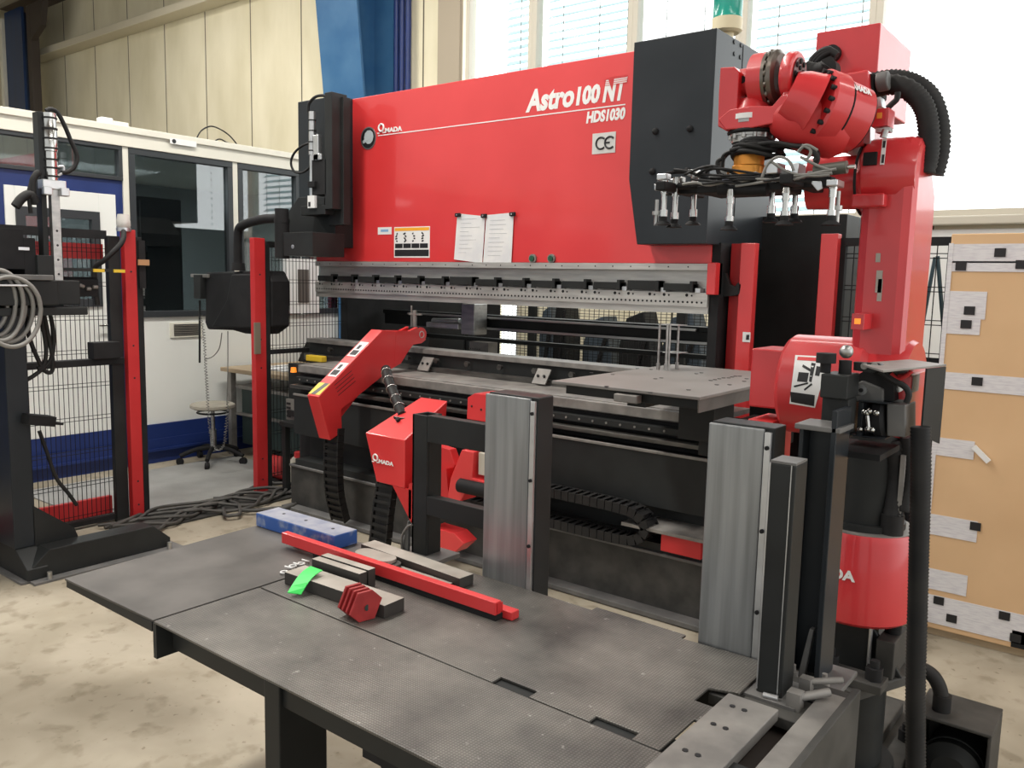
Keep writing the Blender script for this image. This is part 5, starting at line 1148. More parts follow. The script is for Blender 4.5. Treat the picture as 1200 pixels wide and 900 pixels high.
# ================================================================== ROBOT
rb_ = thing('press_robot', (-.65, 2.5, 0), 'red articulated handling robot standing to the right of the press', 'robot')
RXc, RYc = -.645, 2.5
# base
q = MB(); q.box(-.90, -.52, 2.28, 3.1, .0, .10); q.box(-.86, -.60, 2.2, 3.0, .10, .14); build('floor_plate', q, FLG, rb_, .005)
q = MB(); q.cyl((RXc, RYc, .14), (RXc, RYc, .42), .095, n=28); q.cyl((RXc, RYc, .14), (RXc, RYc, .17), .13, n=28); build('base_cylinder', q, BLK, rb_)
pts = [aZ(.45, x, y) for x, y in ((975, 800), (1000, 812), (1064, 792), (1066, 762), (1045, 736), (985, 740))]
q = MB(); q.prism([Vector((p.x, p.y, .42)) for p in pts], (0, 0, .03)); build('hexagonal_flange', q, FLG, rb_, .004)
q = MB(); q.box(RXc - .05, RXc + .05, RYc - .05, RYc + .06, .45, .62); q.prism([(RXc + .05, RYc - .02, .45), (RXc + .14, RYc - .02, .45), (RXc + .05, RYc - .02, .58)], (0, .02, 0)); q.m(1)
a = aZ(.5, 1040, 775); 
q.box(RXc + .05, RXc + .058, RYc - .06, RYc - .04, .47, .62); build('pedestal', q, [BLK, ALU], rb_, .003)
q = MB(); q.box(RXc - .06, RXc + .12, RYc - .17, RYc - .09, .45, .475); q.box(RXc + .07, RXc + .12, RYc - .05, RYc + .1, .45, .56); build('lower_bracket', q, FLG, rb_, .003)
q = MB()
for x, y, z in ((RXc + .09, RYc - .13, .475), (RXc + .095, RYc + .03, .56), (RXc - .03, RYc - .13, .475), (-.55, 2.82, .10), (-.50, 2.95, .10), (-.56, 2.34, .10), (-.62, 2.23, .14), (-.80, 2.3, .14)): q.cyl((x, y, z), (x, y, z + .035), .024, n=6); q.cyl((x, y, z + .035), (x, y, z + .055), .013, n=10)
build('bolt', q, BLKM, rb_)
drm = build('base_drum', MB().lathe((RXc, RYc, .605), (RXc, RYc, .872), [(0, .10), (.02, .135), (.06, .147), (.93, .147), (1.0, .140)], 48), REDR, rb_)
sub('drum_top', MB().cyl((RXc, RYc, .872), (RXc, RYc, .875), .138, n=40), GRY, drm)
q = MB()
for z in (.66, .73, .80):
    a_ = math.radians(5); q.cyl((RXc + .147 * math.cos(a_), RYc + .147 * math.sin(a_), z), (RXc + .156 * math.cos(a_), RYc + .156 * math.sin(a_), z), .006, n=8)
sub('screw', q, BLKM, drm)
# curved lettering on the drum
def drum_text():
    cu = bpy.data.curves.new('t', 'FONT'); cu.body = 'AMADA'; cu.size = 1; cu.offset = .04; cu.extrude = .005
    ob = bpy.data.objects.new('t', cu); COL.objects.link(ob); me = bpy.data.meshes.new_from_object(ob.evaluated_get(bpy.context.evaluated_depsgraph_get())); bpy.data.objects.remove(ob)
    xs = [v.co.x for v in me.vertices]; ys = [v.co.y for v in me.vertices]; x0, x1, y0, y1 = min(xs), max(xs), min(ys), max(ys)
    for v in me.vertices:
        f = (v.co.x - x0) / (x1 - x0); g_ = (v.co.y - y0) / (y1 - y0); an = math.radians(-142 + 62 * f); r_ = .148 + (.001 if v.co.z > 0 else 0)
        v.co = Vector((RXc + r_ * math.cos(an), RYc + r_ * math.sin(an), .742 + .03 * g_)) - ORIG[rb_.name]
    me.materials.clear(); me.materials.append(WHT); o = bpy.data.objects.new('drum_lettering', me); COL.objects.link(o); o.parent = drm
drum_text()
q = MB(); q.lathe((RXc - .005, RYc, .875), (RXc - .005, RYc, 1.16), [(0, .115), (.06, .115), (.06, .095), (.75, .095), (.78, .108), (1, .108)], 32); build('turning_column', q, BLK, rb_)
q = MB(); q.box(RXc + .10, RXc + .112, RYc - .07, RYc - .05, .92, 1.10); build('grey_strip', q, GRY, rb_)
for (x, y0, y1, r_, rb2) in ((1047, 515, 608, .024, 0), (1062, 512, 600, .016, 0), (1055, 520, 604, .012, 0)):
    build('hose', MB().tube([aY(2.45, x, y0), aY(2.46, x + 3, (y0 + y1) / 2), aY(2.44, x - 2, y1)], r_, 10, rib=.003, pitch=.012), RUB, rb_)
a = aY(2.44, 1046, 607); build('hose_gland', MB().cyl((a.x, 2.44, .875), (a.x, 2.44, .93), .030, n=18), RUB, rb_)
# shoulder drum
SY, SZ = 2.50, 1.262
q = MB(); q.lathe((-.89, SY, SZ), (-.64, SY, SZ), [(0, .118), (.03, .138), (.08, .147), (.92, .147), (1, .13)], 56); sh = build('shoulder_drum', q, REDR, rb_)
q = MB(); a, b_ = aY(2.44, 877, 476), aY(2.44, 923, 411); q.box(a.x, b_.x, 2.44, 2.60, a.z, b_.z); build('shoulder_box', q, REDR, rb_, .005)
q = MB(); q.box(-.98, -.90, 2.42, 2.58, .9, 1.15); build('shoulder_strut', q, REDD, rb_, .004)
# warning label on the drum (curved)
def drum_pt(x, y):
    d = ray(x, y); # intersect cylinder along X
    oy_, oz = C0.y - SY, C0.z - SZ; A_ = d.y ** 2 + d.z ** 2; B_ = 2 * (oy_ * d.y + oz * d.z); C_ = oy_ ** 2 + oz ** 2 - .1485 ** 2
    t = (-B_ - math.sqrt(max(B_ * B_ - 4 * A_ * C_, 0))) / (2 * A_); return C0 + d * t
def drum_patch(mb, Q, nx=2, ny=10, lift=.0):
    g_ = [[None] * (ny + 1) for _ in range(nx + 1)]
    for i in range(nx + 1):
        for j in range(ny + 1):
            u_, v_ = i / nx, j / ny
            x = (Q[0][0] * (1 - u_) + Q[1][0] * u_) * (1 - v_) + (Q[3][0] * (1 - u_) + Q[2][0] * u_) * v_; y = (Q[0][1] * (1 - u_) + Q[1][1] * u_) * (1 - v_) + (Q[3][1] * (1 - u_) + Q[2][1] * u_) * v_
            p = drum_pt(x, y); n_ = Vector((0, p.y - SY, p.z - SZ)).normalized(); g_[i][j] = mb.bm.verts.new(p + n_ * lift)
    for i in range(nx):
        for j in range(ny): mb.face([g_[i][j], g_[i + 1][j], g_[i + 1][j + 1], g_[i][j + 1]], True)
q = MB(); drum_patch(q, ((932, 416), (972, 418), (955, 478), (925, 473)))
q.m(1); drum_patch(q, ((926, 459), (955, 463), (954, 476), (927, 471)), lift=.0006)
for Q in (((936, 436), (948, 437), (946, 448), (934, 447)), ((941, 427), (951, 433), (950, 436), (940, 430)), ((951, 425), (956, 426), (951, 448), (948, 447)), ((930, 452), (947, 448), (947, 450), (931, 454)), ((942, 456), (951, 449), (952, 451), (943, 458)), ((957, 429), (963, 430), (960, 441), (955, 440))): drum_patch(q, Q, 1, 2, .0006)
q.m(2); drum_patch(q, ((935, 418), (969, 420), (968, 424), (934, 422)), lift=.0006); q.m(0)
sub('warning_label', q, [WHT, BLKINK, RED], sh)
q = MB(); drum_patch(q, ((982, 438), (988, 438), (985, 452), (979, 452))); q.m(1); drum_patch(q, ((983.5, 440), (986.5, 440), (984.5, 449), (982, 449)), 1, 2, .0006); sub('small_label', q, [WHT, BLKINK], sh)
# upper arm link
def rbox(mb, x0, x1, y0, y1, z0, z1, r_, n=6, top=None):
    pts = []
    for cx_, cy_, s in ((x1 - r_, y0 + r_, -90), (x1 - r_, y1 - r_, 0), (x0 + r_, y1 - r_, 90), (x0 + r_, y0 + r_, 180)):
        for k in range(n + 1): an = math.radians(s + 90 * k / n); pts.append((cx_ + r_ * math.cos(an), cy_ + r_ * math.sin(an)))
    mb.loft([[Vector((x, y, z0)) for x, y in pts], [Vector((x, y, (z1 if not top else z1 + (y - y0) * top))) for x, y in pts]])
q = MB()
q.prism([(-.700, 2.42, 1.25), (-.700, 2.42, 1.86), (-.700, 2.435, 1.92), (-.700, 2.47, 1.955), (-.700, 2.52, 1.965), (-.700, 2.56, 1.945), (-.700, 2.68, 1.82), (-.700, 2.68, 1.25)], (.14, 0, 0))
ua = build('upper_arm', q, REDR, rb_, .028)
q = MB(); q.lathe((-.695, SY + .03, 1.262), (-.545, SY + .03, 1.262), [(0, .155), (.80, .155), (1, .14)], 48); sub('arm_lower_boss', q, REDR, ua)
# elbow
ez = 1.86; q = MB(); q.lathe((-.71, 2.50, ez), (-.565, 2.50, ez), [(0, .085), (.1, .10), (.7, .10), (1, .08)], 40); sub('elbow_housing', q, REDR, ua)
q = MB(); q.lathe((-.86, 2.48, 1.845), (-.71, 2.50, 1.845), [(0, .072), (.9, .075), (1, .088)], 36); build('elbow_drum', q, REDR, rb_)
q = MB(); q.torus((-.712, 2.50, 1.85), .096, .004, (1, 0, 0), 36); sub('joint_groove', q, BLKM, ua)
a = aY(2.40, 1020, 185); q = MB(); q.box(a.x - .018, a.x + .018, 2.395, 2.402, a.z - .02, a.z + .015); sub('joint_cover', q, BLKM, ua, .002)
a, b_ = aY(2.39, 1031, 193), aY(2.39, 1039, 163); q = MB(); q.prism([aY(2.398, x, y) for x, y in ((1031, 193), (1034, 163), (1039, 163), (1036, 193))], (0, .002, 0)); q.m(1).prism([aY(2.397, x, y) for x, y in ((1032.5, 191), (1033.5, 181), (1036.5, 181), (1035.5, 191))], (0, .001, 0)).prism([aY(2.397, x, y) for x, y in ((1034, 173), (1035, 165), (1038, 165), (1037, 173))], (0, .001, 0)); sub('joint_label', q, [WHT, BLKINK], ua)
a, b_ = aY(2.38, 997, 243), aY(2.38, 1036, 226); build('stop_block', MB().box(a.x, b_.x, 2.38, 2.46, a.z, b_.z), REDR, rb_, .004)
a, b_ = aY(2.34, 997, 386), aY(2.34, 1013, 368); build('limit_switch', MB().box(a.x, b_.x, 2.34, 2.42, a.z, b_.z).m(1).box(a.x + .008, b_.x - .008, 2.338, 2.34, a.z + .015, a.z + .03), [REDR, LAMP], rb_, .003)
# paint scratches
q = MB()
for x, y, w_, h_ in ((1030, 330, .008, .03), (1031, 340, .006, .03), (1029, 302, .006, .012)):
    a = aY(2.419, x, y); q.box(a.x - w_, a.x + w_, 2.4185, 2.4195, a.z - h_, a.z + h_)
sub('paint_chips', q, STB, ua)
# forearm rear housing
a, b_ = aY(2.44, 971, 178), aY(2.44, 1021, 82)
q = MB(); q.prism([aY(2.44, x, y) for x, y in ((968, 90), (1017, 81), (1019, 112), (1013, 170), (985, 178), (975, 160))], (0, .20, 0)); fh = build('forearm_housing', q, REDR, rb_, .006)
q = MB(); zb_ = 2.075; q.box(-.909, -.728, 2.60, 2.956, zb_, 2.302); build('motor_box', q, REDR, rb_, .004)
q = MB(); q.box(-.87, -.74, 2.56, 2.62, 1.95, 2.12); build('motor_bracket', q, REDR, rb_, .003)
a, b_ = aY(2.36, 1021, 149), aY(2.36, 1042, 126); q = MB(); q.box(a.x, b_.x, 2.36, 2.42, a.z, b_.z); q.m(1).box(a.x + .012, b_.x - .016, 2.358, 2.36, a.z + .02, a.z + .035); build('junction_box', q, [REDR, mat('amber label', (.8, .35, .05), .4)], rb_, .003)
q = MB(); q.prism([aY(2.44, x, y) for x, y in ((1015, 117), (1032, 113), (1034, 125), (1020, 128), (1020, 170), (1012, 168))], (0, .04, 0)); build('bracket_plate', q, ALU, rb_, .002)
q = MB(); a = aY(2.36, 1038, 152); q.box(a.x - .025, a.x + .01, 2.36, 2.39, a.z - .005, a.z + .006); q.cyl(a + Vector((-.005, 0, -.02)), a, .009); build('connector', q, STL, rb_)
# forearm tube
E0, E1 = aY(2.37, 1004, 143), aY(2.27, 953, 124)
dax = (E1 - E0).normalized(); L0 = (E1 - E0).length
q = MB(); q.lathe(E0, E1, [(0, .068), (.05, .086), (.60, .090), (.62, .098), (.95, .098), (1.0, .090)], 44); fa_ = build('forearm', q, REDR, rb_)
E2 = aY(2.235, 922, 110); q = MB(); q.lathe(E1, E2, [(0, .088), (.2, .080), (.6, .074), (1, .060)], 40); sub('forearm_nose', q, REDR, fa_)
q = MB(); q.bolts(E0.lerp(E1, .90), dax, .088, 18, .0065, .009 + L0 * .10); sub('bolt_ring', q, BLKM, fa_)
q = MB(); q.torus(E0.lerp(E1, .55), .0885, .003, dax, 36, 6); q.torus(E0.lerp(E1, .04), .082, .003, dax, 36, 6); sub('joint_line', q, BLKM, fa_)
# under cover of the forearm
q = MB(); q.lathe(aY(2.33, 994, 160), aY(2.24, 903, 134), [(0, .045), (.12, .066), (.4, .076), (.7, .066), (.92, .045), (1, .02)], 32, sharp=False); sub('under_cover', q, REDD, fa_)
# lettering on forearm
sd = dax.cross(Vector((0, 0, 1))).normalized(); upv = sd.cross(dax).normalized()
if sd.y > 0: sd = -sd
nvec = (sd * .80 + upv * .60).normalized(); uvv = (upv * .80 - sd * .60).normalized()
p_ = E0.lerp(E1, .62) + nvec * .0905 - uvv * .012
text('forearm_lettering', 'AMADA', p_ + nvec * 0, L0 * .42, .022, -dax, uvv, WHT, fa_, 0, .05)
# wrist
def PW(x, y, Y=2.26): return aY(Y, x, y)
q = MB(); q.prism([PW(x, y, 2.22) for x, y in ((844, 79), (860, 78), (866, 84), (862, 150), (850, 153), (841, 148), (842, 110))], (0, .12, 0)); q.prism([PW(x, y, 2.216) for x, y in ((841, 140), (855, 128), (880, 124), (905, 124), (915, 112), (930, 108), (932, 118), (908, 144), (880, 150), (850, 152))], (0, .128, 0)); wf = build('wrist_fork', q, REDR, rb_, .003)
a, b_ = PW(862, 99, 2.28), PW(886, 95, 2.28); q = MB(); q.cyl(a, b_, .038, n=32); q.m(1).cyl(a.lerp(b_, .6) + Vector((0, -.036, 0)), a.lerp(b_, .6) + Vector((0, -.040, 0)), .010, n=12); build('wrist_shaft', q, [REDR, BLKM], rb_)
a, b_ = PW(884, 95, 2.28), PW(902, 93, 2.28); c_w = PW(917, 91, 2.28)
q = MB(); q.lathe(a, b_, [(0, .055), (.08, .070), (1, .072)], 44); build('wrist_drum', q, REDR, rb_)
q = MB(); q.lathe(b_, c_w, [(0, .072), (.25, .072), (.25, .066), (.45, .066), (.45, .074), (.8, .074), (1, .062)], 44); q.bolts(b_.lerp(c_w, .3), (c_w - b_), .069, 16, .008, .006); build('wrist_gear_ring', q, mat('dark gear steel', (.16, .14, .12), .3, .8), rb_)
d1 = PW(921, 90, 2.26); d2 = PW(936, 89, 2.26)
q = MB(); q.lathe(d1, d2, [(0, .055), (.3, .062), (.9, .062), (1, .056)], 40); q.prism([PW(x, y, 2.22) for x, y in ((921, 100), (936, 104), (934, 118), (925, 121), (912, 122))], (0, .08, 0)); build('wrist_cheek', q, REDR, rb_, .004)
ax_ = (d2 - d1).normalized(); q = MB(); q.cyl(d2, d2 + ax_ * .003, .046, n=32); q.m(1); q.bolts(d2 + ax_ * .003, ax_, .036, 9, .007, .003); q.bolts(d2 + ax_ * .003, ax_, .020, 5, .006, .003); build('cheek_disc', q, [mat('disc brown', (.10, .03, .03), .4, .4), BLKM], rb_)
# flange stack
fx = PW(882, 150, 2.28); fz = lambda y: PW(882, y, 2.28).z
q = MB(); q.lathe((fx.x, 2.28, fz(142)), (fx.x, 2.28, fz(118)), [(0, .066), (.4, .062), (1, .045)], 36); build('wrist_dome', q, REDR, rb_)
q = MB(); q.lathe((fx.x, 2.28, fz(168)), (fx.x, 2.28, fz(140)), [(0, .055), (.25, .055), (.25, .060), (.45, .060), (.45, .064), (.75, .064), (.75, .066), (1, .066)], 40); q.bolts((fx.x, 2.28, fz(164)), (0, 0, 1), .058, 12, .006, .012); build('flange_stack', q, STL, rb_)
q = MB(); q.torus((fx.x, 2.28, fz(156)), .062, .006, (0, 0, 1), 36); build('black_seal', q, BLKM, rb_)
q = MB(); 
for k in range(9):
    a0_ = math.radians(-150 + 10 * k); a1_ = math.radians(-150 + 10 * (k + 1)); r_ = .0672
    q.hexa([(fx.x + r_ * math.cos(t), 2.28 + r_ * math.sin(t), z) for z in (fz(143), fz(137)) for t in (a0_, a1_)][:2] + [(fx.x + (r_ + .001) * math.cos(t), 2.28 + (r_ + .001) * math.sin(t), fz(143)) for t in (a1_, a0_)] + [(fx.x + r_ * math.cos(t), 2.28 + r_ * math.sin(t), fz(137)) for t in (a0_, a1_)] + [(fx.x + (r_ + .001) * math.cos(t), 2.28 + (r_ + .001) * math.sin(t), fz(137)) for t in (a1_, a0_)])
build('flange_label', q, WHT, rb_)
# cables over the forearm
build('hose', MB().tube([PW(x, y, 2.42) for x, y in ((943, 82), (955, 85), (967, 82), (971, 78))], .024, 10, rib=.003, pitch=.012), RUB, rb_)
q = MB()
for k in range(3): q.tube([PW(x + k * 2.5, y + k * 1.5, 2.46) for x, y in ((950, 78), (952, 70), (960, 62), (970, 58), (976, 62))], .010, 8)
build('hose', q, RUB, rb_)
a = PW(974, 62, 2.58); build('hose_gland', MB().cyl(a, a + Vector((0, .05, 0)), .024).cyl(PW(968, 80, 2.44), PW(968, 80, 2.44) + Vector((0, .04, 0)), .028).cyl(PW(977, 96, 2.43), PW(977, 96, 2.43) + Vector((0, .03, 0)), .016), RUB, rb_)
# big ribbed hoses
for k, pts in enumerate((((1024, 104), (1045, 99), (1066, 106), (1082, 124), (1088, 150), (1088, 180), (1083, 203)), ((1020, 97), (1046, 93), (1070, 98), (1090, 114), (1100, 142), (1101, 175), (1094, 205)))):
    build('ribbed_hose', MB().tube([aY(2.52 + .05 * k, x, y) for x, y in pts], .025, 14, rib=.0035, pitch=.0095, sub=6), RUB, rb_)
q = MB(); q.box(aY(2.5, 1017, 110).x, aY(2.5, 1028, 110).x, 2.46, 2.6, aY(2.5, 1020, 112).z, aY(2.5, 1020, 90).z); q.m(1).cyl(aY(2.48, 1028, 97), aY(2.48, 1042, 94), .026); build('hose_connector', q, [BLKM, GRY2], rb_, .004)
build('cable', MB().tube([aY(2.42, x, y) for x, y in ((1052, 108), (1051, 116), (1045, 122), (1040, 127))], .008, 8), RUB, rb_)

# ---- vacuum gripper
gz = PW(880, 212, 2.28).z
gr = thing('vacuum_gripper', (fx.x, 2.28, gz), 'vacuum cup gripper with orange adapter hanging from the robot wrist', 'gripper')
build('adapter_block', MB().lathe((fx.x - .005, 2.28, fz(206)), (fx.x - .005, 2.28, fz(181)), [(0, .048), (.45, .048), (.45, .044), (1, .044)], 8).bolts((fx.x - .005, 2.28, fz(206)), (0, 0, -1), .036, 6, .006, .004), ORG, gr, .002, 'orange adapter')
build('adapter_plate', MB().box(fx.x - .06, fx.x + .05, 2.23, 2.33, fz(213), fz(206)), mat('blue plate', (.35, .36, .45), .35, .6), gr, .002)
build('hub', MB().cyl((fx.x, 2.28, fz(183)), (fx.x, 2.28, fz(168)), .05, n=24), BLKM, gr)
q = MB(); random.seed(11)
cen = Vector((fx.x, 2.28, fz(176)))
for k in range(8):
    R_ = .058 + .012 * random.random(); dz = random.uniform(-.02, .014); ph = random.uniform(0, 1)
    q.tube([cen + Vector((R_ * math.cos(a_ + ph) + .02, R_ * math.sin(a_ + ph), dz + .008 * math.sin(2 * a_))) for a_ in [i * 2 * math.pi / 12 for i in range(12)]], .0065, 6, sub=3)
for k in range(6):
    q.tube([PW(x, y + random.uniform(-3, 3), 2.22 + .02 * k) for x, y in ((856, 178), (880, 172), (905, 170), (930, 171), (948, 174), (958, 182), (955, 190))], .0065, 6)
for k in range(4):
    q.tube([PW(x + random.uniform(-2, 2), y, 2.24 + .02 * k) for x, y in ((862, 176), (850, 182), (845, 195), (844, 208), (850, 216), (862, 220))], .0055, 6)
q.tube([PW(x, y, 2.2) for x, y in ((846, 186), (841, 190), (842, 202), (847, 206))], .006, 6); q.tube([PW(x, y, 2.2) for x, y in ((838, 212), (825, 208), (812, 203), (800, 200), (790, 199))], .005, 6)
build('black_cables', q, RUB, gr)
q = MB()
for pts in (((893, 208), (900, 192), (912, 184), (924, 188), (930, 200)), ((940, 185), (958, 194), (975, 200)), ((862, 218), (890, 214), (920, 208), (950, 204), (975, 203)), ((858, 215), (885, 210), (925, 211), (955, 203), (980, 198)), ((905, 190), (925, 202), (950, 206), (972, 205)), ((940, 170), (950, 176), (946, 186), (938, 184)), ((935, 178), (945, 170), (958, 176)), ((800, 216), (815, 214), (830, 217), (850, 213))):
    q.tube([PW(x, y, 2.18) for x, y in pts], .004, 6)
build('grey_air_lines', q, CORE, gr)
q = MB(); zb1 = PW(880, 219, 2.28).z
xl, xr_ = PW(770, 214, 2.28).x, PW(986, 212, 2.28).x
q.box(xl + .03, xr_ - .02, 2.26, 2.30, zb1 - .012, zb1 + .015); q.box(xl + .06, xl + .09, 2.16, 2.42, zb1 - .01, zb1 + .015); q.box(xr_ - .12, xr_ - .09, 2.16, 2.42, zb1 - .01, zb1 + .015); q.box(fx.x - .12, fx.x + .12, 2.20, 2.36, zb1 - .02, zb1 + .0)
q.cyl(PW(842, 222, 2.2), PW(900, 222, 2.2), .016); build('beam', q, BLKM, gr, .003)
q = MB(); q.prism([PW(x, y, 2.20) for x, y in ((948, 212), (962, 212), (964, 221), (958, 224))], (0, .004, 0)); q.box(PW(900, 205, 2.2).x, PW(914, 205, 2.2).x, 2.18, 2.24, PW(900, 205, 2.2).z, PW(900, 192, 2.2).z); q.box(PW(930, 205, 2.2).x, PW(938, 205, 2.2).x, 2.18, 2.24, PW(930, 208, 2.2).z, PW(930, 192, 2.2).z); build('valve_fitting', q, ALU, gr, .003)
a = PW(978, 199, 2.2); q = MB(); q.cyl((a.x - .05, 2.2, a.z), (a.x + .03, 2.2, a.z + .005), .016); q.m(1).cyl((a.x + .03, 2.2, a.z + .005), (a.x + .05, 2.2, a.z + .005), .006); build('end_connector', q, [mat('olive fitting', (.10, .10, .085), .4, .4), STLB], gr)
build('end_clamp', MB().box(PW(971, 215, 2.2).x, PW(984, 215, 2.2).x, 2.18, 2.24, PW(975, 219, 2.2).z, PW(975, 211, 2.2).z), ALU, gr, .003)
q = MB(); random.seed(21)
for k in range(10):
    x0 = 800 + k * 17 + random.uniform(-4, 4); y0 = 207 + random.uniform(-4, 8); a = PW(x0, y0, 2.21 + random.uniform(0, .08)); q.box(a.x - .012, a.x + .012, a.y - .01, a.y + .01, a.z - .007, a.z + .009)
build('valve_fitting', q, STL, gr, .002)
q = MB()
for k in range(9):
    x0 = random.uniform(800, 880); y0 = random.uniform(203, 218); q.tube([PW(x0, y0, 2.2), PW(x0 + random.uniform(15, 40), y0 - random.uniform(-6, 10), 2.17), PW(x0 + random.uniform(50, 90), random.uniform(200, 218), 2.2)], .0038, 6)
build('black_cables', q, RUB, gr)
cups = ((778, 205, 262, 2.20), (791, 208, 265, 2.24), (813, 200, 262, 2.34), (855, 222, 268, 2.18), (905, 192, 259, 2.26), (920, 220, 262, 2.18), (932, 192, 259, 2.36), (975, 214, 262, 2.20))
for (x, yt, yb_, Y) in cups:
    top, bot = aY(Y, x + .5, yt), aY(Y, x, yb_); bot.x = top.x = (top.x + bot.x) / 2; L = top.z - bot.z
    c = build('cup_rod', MB().lathe(bot + Vector((0, 0, .02)), top, [(0, .0115), (.16, .0115), (.16, .0075), (.55, .0075), (.55, .010), (.8, .010), (.8, .012), (1, .009)], 14), STLB, gr)
    sub('suction_cup', MB().lathe(bot - Vector((0, 0, .004)), bot + Vector((0, 0, .022)), [(0, .024), (.25, .019), (.45, .011), (1, .011)], 20), BLKM, c)
for (x, yt, yb_, Y) in ((770, 234, 264, 2.20), (983, 224, 262, 2.22)):
    top, bot = aY(Y, x, yt), aY(Y, x, yb_); bot.x = top.x; build('sensor_rod', MB().lathe(bot, top, [(0, .006), (.4, .006), (.4, .012), (.55, .012), (.55, .005), (1, .005)], 12), STL, gr)
for (x, y, Y) in ((778, 208, 2.2), (790, 214, 2.25), (813, 203, 2.34), (775, 220, 2.2)):
    a = aY(Y, x, y); build('rod_clamp', MB().box(a.x - .016, a.x + .016, Y - .015, Y + .015, a.z - .008, a.z + .010), ALU, gr, .003)
build('side_bar', MB().tube([PW(776, 206, 2.2), PW(790, 202, 2.24), PW(812, 201, 2.33)], .006, 6).tube([PW(776, 216, 2.22), PW(795, 218, 2.24), PW(840, 217, 2.24)], .010, 8), BLKM, gr)

# ================================================================== CARDBOARD CRATE
CY = 4.04
cb = thing('cardboard_crate', (-.35, CY, 0), 'tall cardboard crate wrapped with printed white tape at the right edge', 'crate')
q = MB(); q.box(-.775, .75, CY, CY + .8, .035, 1.79); cbb = build('cardboard', q, CARD, cb, .004)
q = MB()
def tp(x0, y0, x1, y1, mb, lift=.003, mi=0):  # strip on the front, px corners (x0,y0) upper left -> lower right, clipped to the sheet
    a, b_ = aY(CY - lift, x0, y0), aY(CY - lift, x1, y1); mb.m(mi).box(a.x, b_.x, CY - lift - .001, CY - lift + .001, b_.z, a.z)
zs_ = lambda x, y: aY(CY, x, y).z
def strip_z(x0, x1, z0, z1, mb, lift=.003): mb.box(x0, x1, CY - lift, CY - lift + .002, z0, z1)
X0 = -.775
for (px, yt, yb_, xe) in ((1120, 286, 308, .75), (1120, 306, 318, .75), (1117, 341, 373, None), (1115, 373, 391, None), (1112, 436, 456, .75), (1105, 513, 534, None), (1098, 603, 627, None), (1092, 666, 690, None), (1090, 696, 729, .75)):
    z1, z0 = zs_(px, yt), zs_(px, yb_)
    xe = {341: X0 + .155, 373: X0 + .14, 513: X0 + .16, 603: X0 + .20, 666: X0 + .18}.get(yt, xe)
    strip_z(X0 - .001, xe, z0, z1, q)
q.box(X0 - .006, X0 + .012, CY - .005, CY + .8, .035, 1.75)
sub('tape', q, TAPE, cbb)
q = MB()
for (x, y) in ((1172, 296), (1126, 312), (1136, 364), (1132, 380), (1145, 447), (1143, 617), (1100, 704), (1115, 725), (1177, 722), (1190, 748), (1197, 310)):
    a = aY(CY - .006, x, y); q.box(a.x - .021, a.x + .021, CY - .0062, CY - .0045, a.z - .018, a.z + .018)
sub('black_print', q, BLKINK, cbb)
q = MB(); a = aY(CY - .01, 1150, 532); q.obox((a.x, CY - .015, a.z), (.085, .01, .022), Matrix.Rotation(.75, 3, 'Y')); sub('loose_tape_flap', q, WHT, cbb)
q = MB(); q.box(X0 + .01, .75, CY + .02, CY + .78, 0, .035); build('pallet', q, WOOD, cb)
strip_z
q = MB(); a = aY(CY - .004, 1190, 765); q.box(a.x - .02, .75, CY - .003, CY - .001, .04, .115); sub('dark_label', q, BLKM, cbb)

# ================================================================== MOTOR BOX ON THE FLOOR
mb_ = thing('hydraulic_unit', (-.4, 2.75, 0), 'low grey open housing with a dark tank on the floor at the lower right', 'pump unit')
q = MB(); q.box(-.50, -.293, 2.655, 2.86, .27, .28); q.box(-.303, -.293, 2.655, 2.86, 0, .27); q.box(-.50, -.293, 2.85, 2.86, 0, .27); q.box(-.50, -.49, 2.655, 2.86, 0, .27); build('housing', q, FLG, mb_, .003)
build('tank', MB().lathe((-.395, 2.665, .12), (-.395, 2.84, .12), [(0, .05), (.12, .085), (.9, .085), (1, .06)], 28).torus((-.395, 2.72, .12), .086, .004, (0, 1, 0), 32), BLK, mb_)
build('base', MB().box(-.51, -.28, 2.45, 2.90, 0.0, .02), FLG, mb_)
a = aZ(.28, 1103, 832); build('hose', MB().tube([aY(a.y, x, y) for x, y in ((1066, 785), (1080, 784), (1093, 792), (1101, 806), (1104, 822))], .022, 12), RUB, mb_); build('hose_socket', MB().cyl((a.x, a.y, .28), (a.x, a.y, .33), .026), RUB, mb_)
q = MB(); q.box(-.62, -.52, 2.25, 3.0, .0, .05); tag(build('floor_channel', q, FLG, None, .004), 'flat grey steel channel on the floor under the robot base', 'channel')

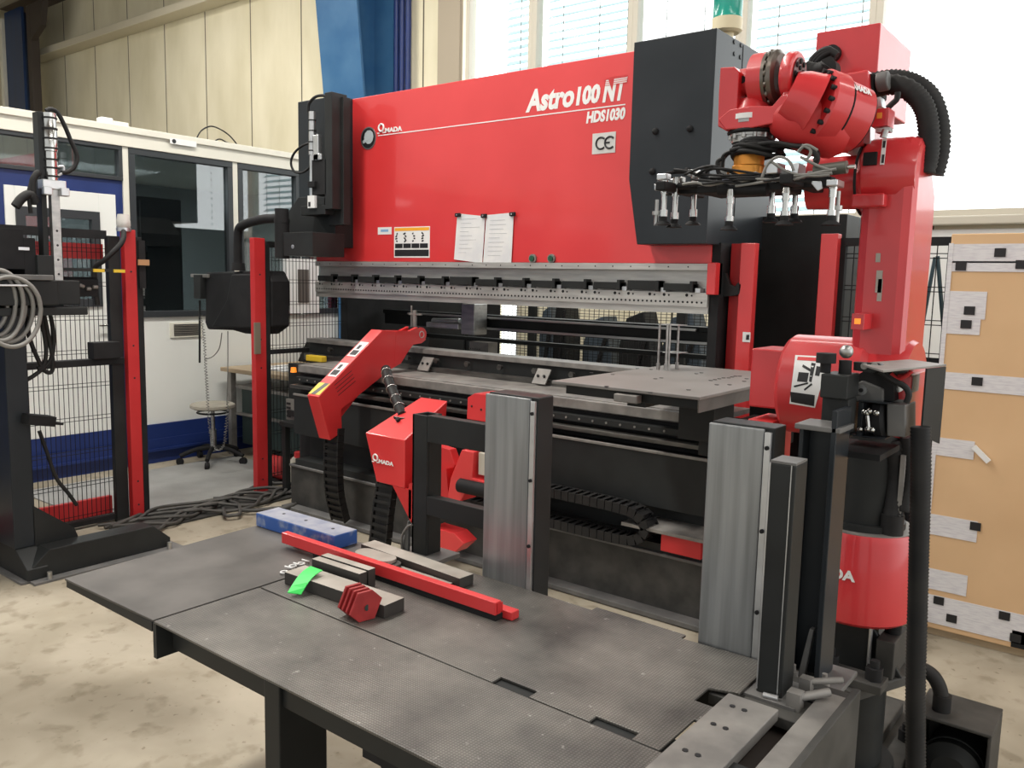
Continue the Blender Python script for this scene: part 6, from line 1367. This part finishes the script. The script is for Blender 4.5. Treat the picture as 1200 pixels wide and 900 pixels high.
# ================================================================== THINGS BEHIND THE PRESS
q = MB(); a, b_ = aY(5.6, 440, 340), aY(5.6, 548, 400)
t = thing('control_cabinet', (a.x, 5.9, 0), 'dark control cabinet standing behind the press, seen through its throat', 'cabinet')
build('body', MB().box(a.x, b_.x, 5.6, 6.05, 0, 2.1), BLKM, t, .005); build('door_panel', MB().box(a.x + .03, b_.x - .03, 5.585, 5.6, .1, 2.0), BLK, t, .004)
for px, w_, m_, lb, nm in ((386, .05, REDD, 'narrow red upright behind the left end of the press', 'red'), (400, .10, BLUC, 'blue upright behind the press between two red ones', 'blue'), (421, .09, RED, 'wide red upright behind the press near the follower arm', 'red'), (436, .05, RED, 'thin red upright next to the dark cabinet behind the press', 'red')):
    a = aY(5.2, px, 370); a = aY(5.42, px, 370); t = thing('upright_profile', (a.x, 5.42, 0), lb, 'post'); build('profile', MB().box(a.x - w_ / 2, a.x + w_ / 2, 5.42, 5.50, 0, 1.95), m_, t, .004); build('foot_plate', MB().box(a.x - w_ / 2 - .03, a.x + w_ / 2 + .03, 5.40, 5.52, 0, .01), GRY, t)
random.seed(5)
for k, (px, w_, h_, lb) in enumerate(((640, .18, 1.30, 'dark bin behind the rear fence, left of the others'), (656, .16, 1.42, 'dark upright box behind the rear fence beside a black post'), (700, .34, 1.22, 'dark machine part behind the fence, centre of the throat'), (745, .34, 1.30, 'dark rack leaning behind the fence under the pin rack'), (800, .40, 1.30, 'dark crate behind the fence at the right of the throat'))):
    a = aY(6.7, px, 385); YY = 6.6 if k % 2 else 7.05; a = aY(YY, px, 385)
    t = thing('stored_part', (a.x, YY, 0), lb, 'stored part', 'dark parts stored behind the rear fence')
    build('body', MB().prism([(a.x - w_ / 2, YY, 0), (a.x + w_ / 2, YY, 0), (a.x + w_ / 2, YY, h_ * .7), (a.x + w_ * .2, YY, h_), (a.x - w_ * .3, YY, h_ * .95), (a.x - w_ / 2, YY, h_ * .75)], (0, .25, 0)), BLK if k % 2 else mat('bin blue grey', (.05, .07, .09), .5), t, .01)
    build('brace', MB().cyl((a.x - w_ / 2, YY - .02, .1), (a.x + w_ * .4, YY - .02, h_ * .9), .02), BLKM, t)
# pipes rack behind the crate/robot fence
t = thing('wire_rack', (-1.0, 5.6, 0), 'cluttered metal rack with tubes behind the mesh fence beside the robot', 'rack')
q = MB()
for k in range(14):
    x = -1.45 + .07 * k; q.cyl((x, 5.6, .1), (x + random.uniform(-.25, .25), 5.6 + random.uniform(-.1, .2), 1.75), .012, n=7)
build('tubes', q, mat('dark teal tube', (.03, .06, .075), .4), t); q = MB().box(-1.5, -.5, 5.5, 5.75, .05, .1).box(-1.5, -.5, 5.5, 5.75, .9, .93); build('shelf', q, BLK, t)
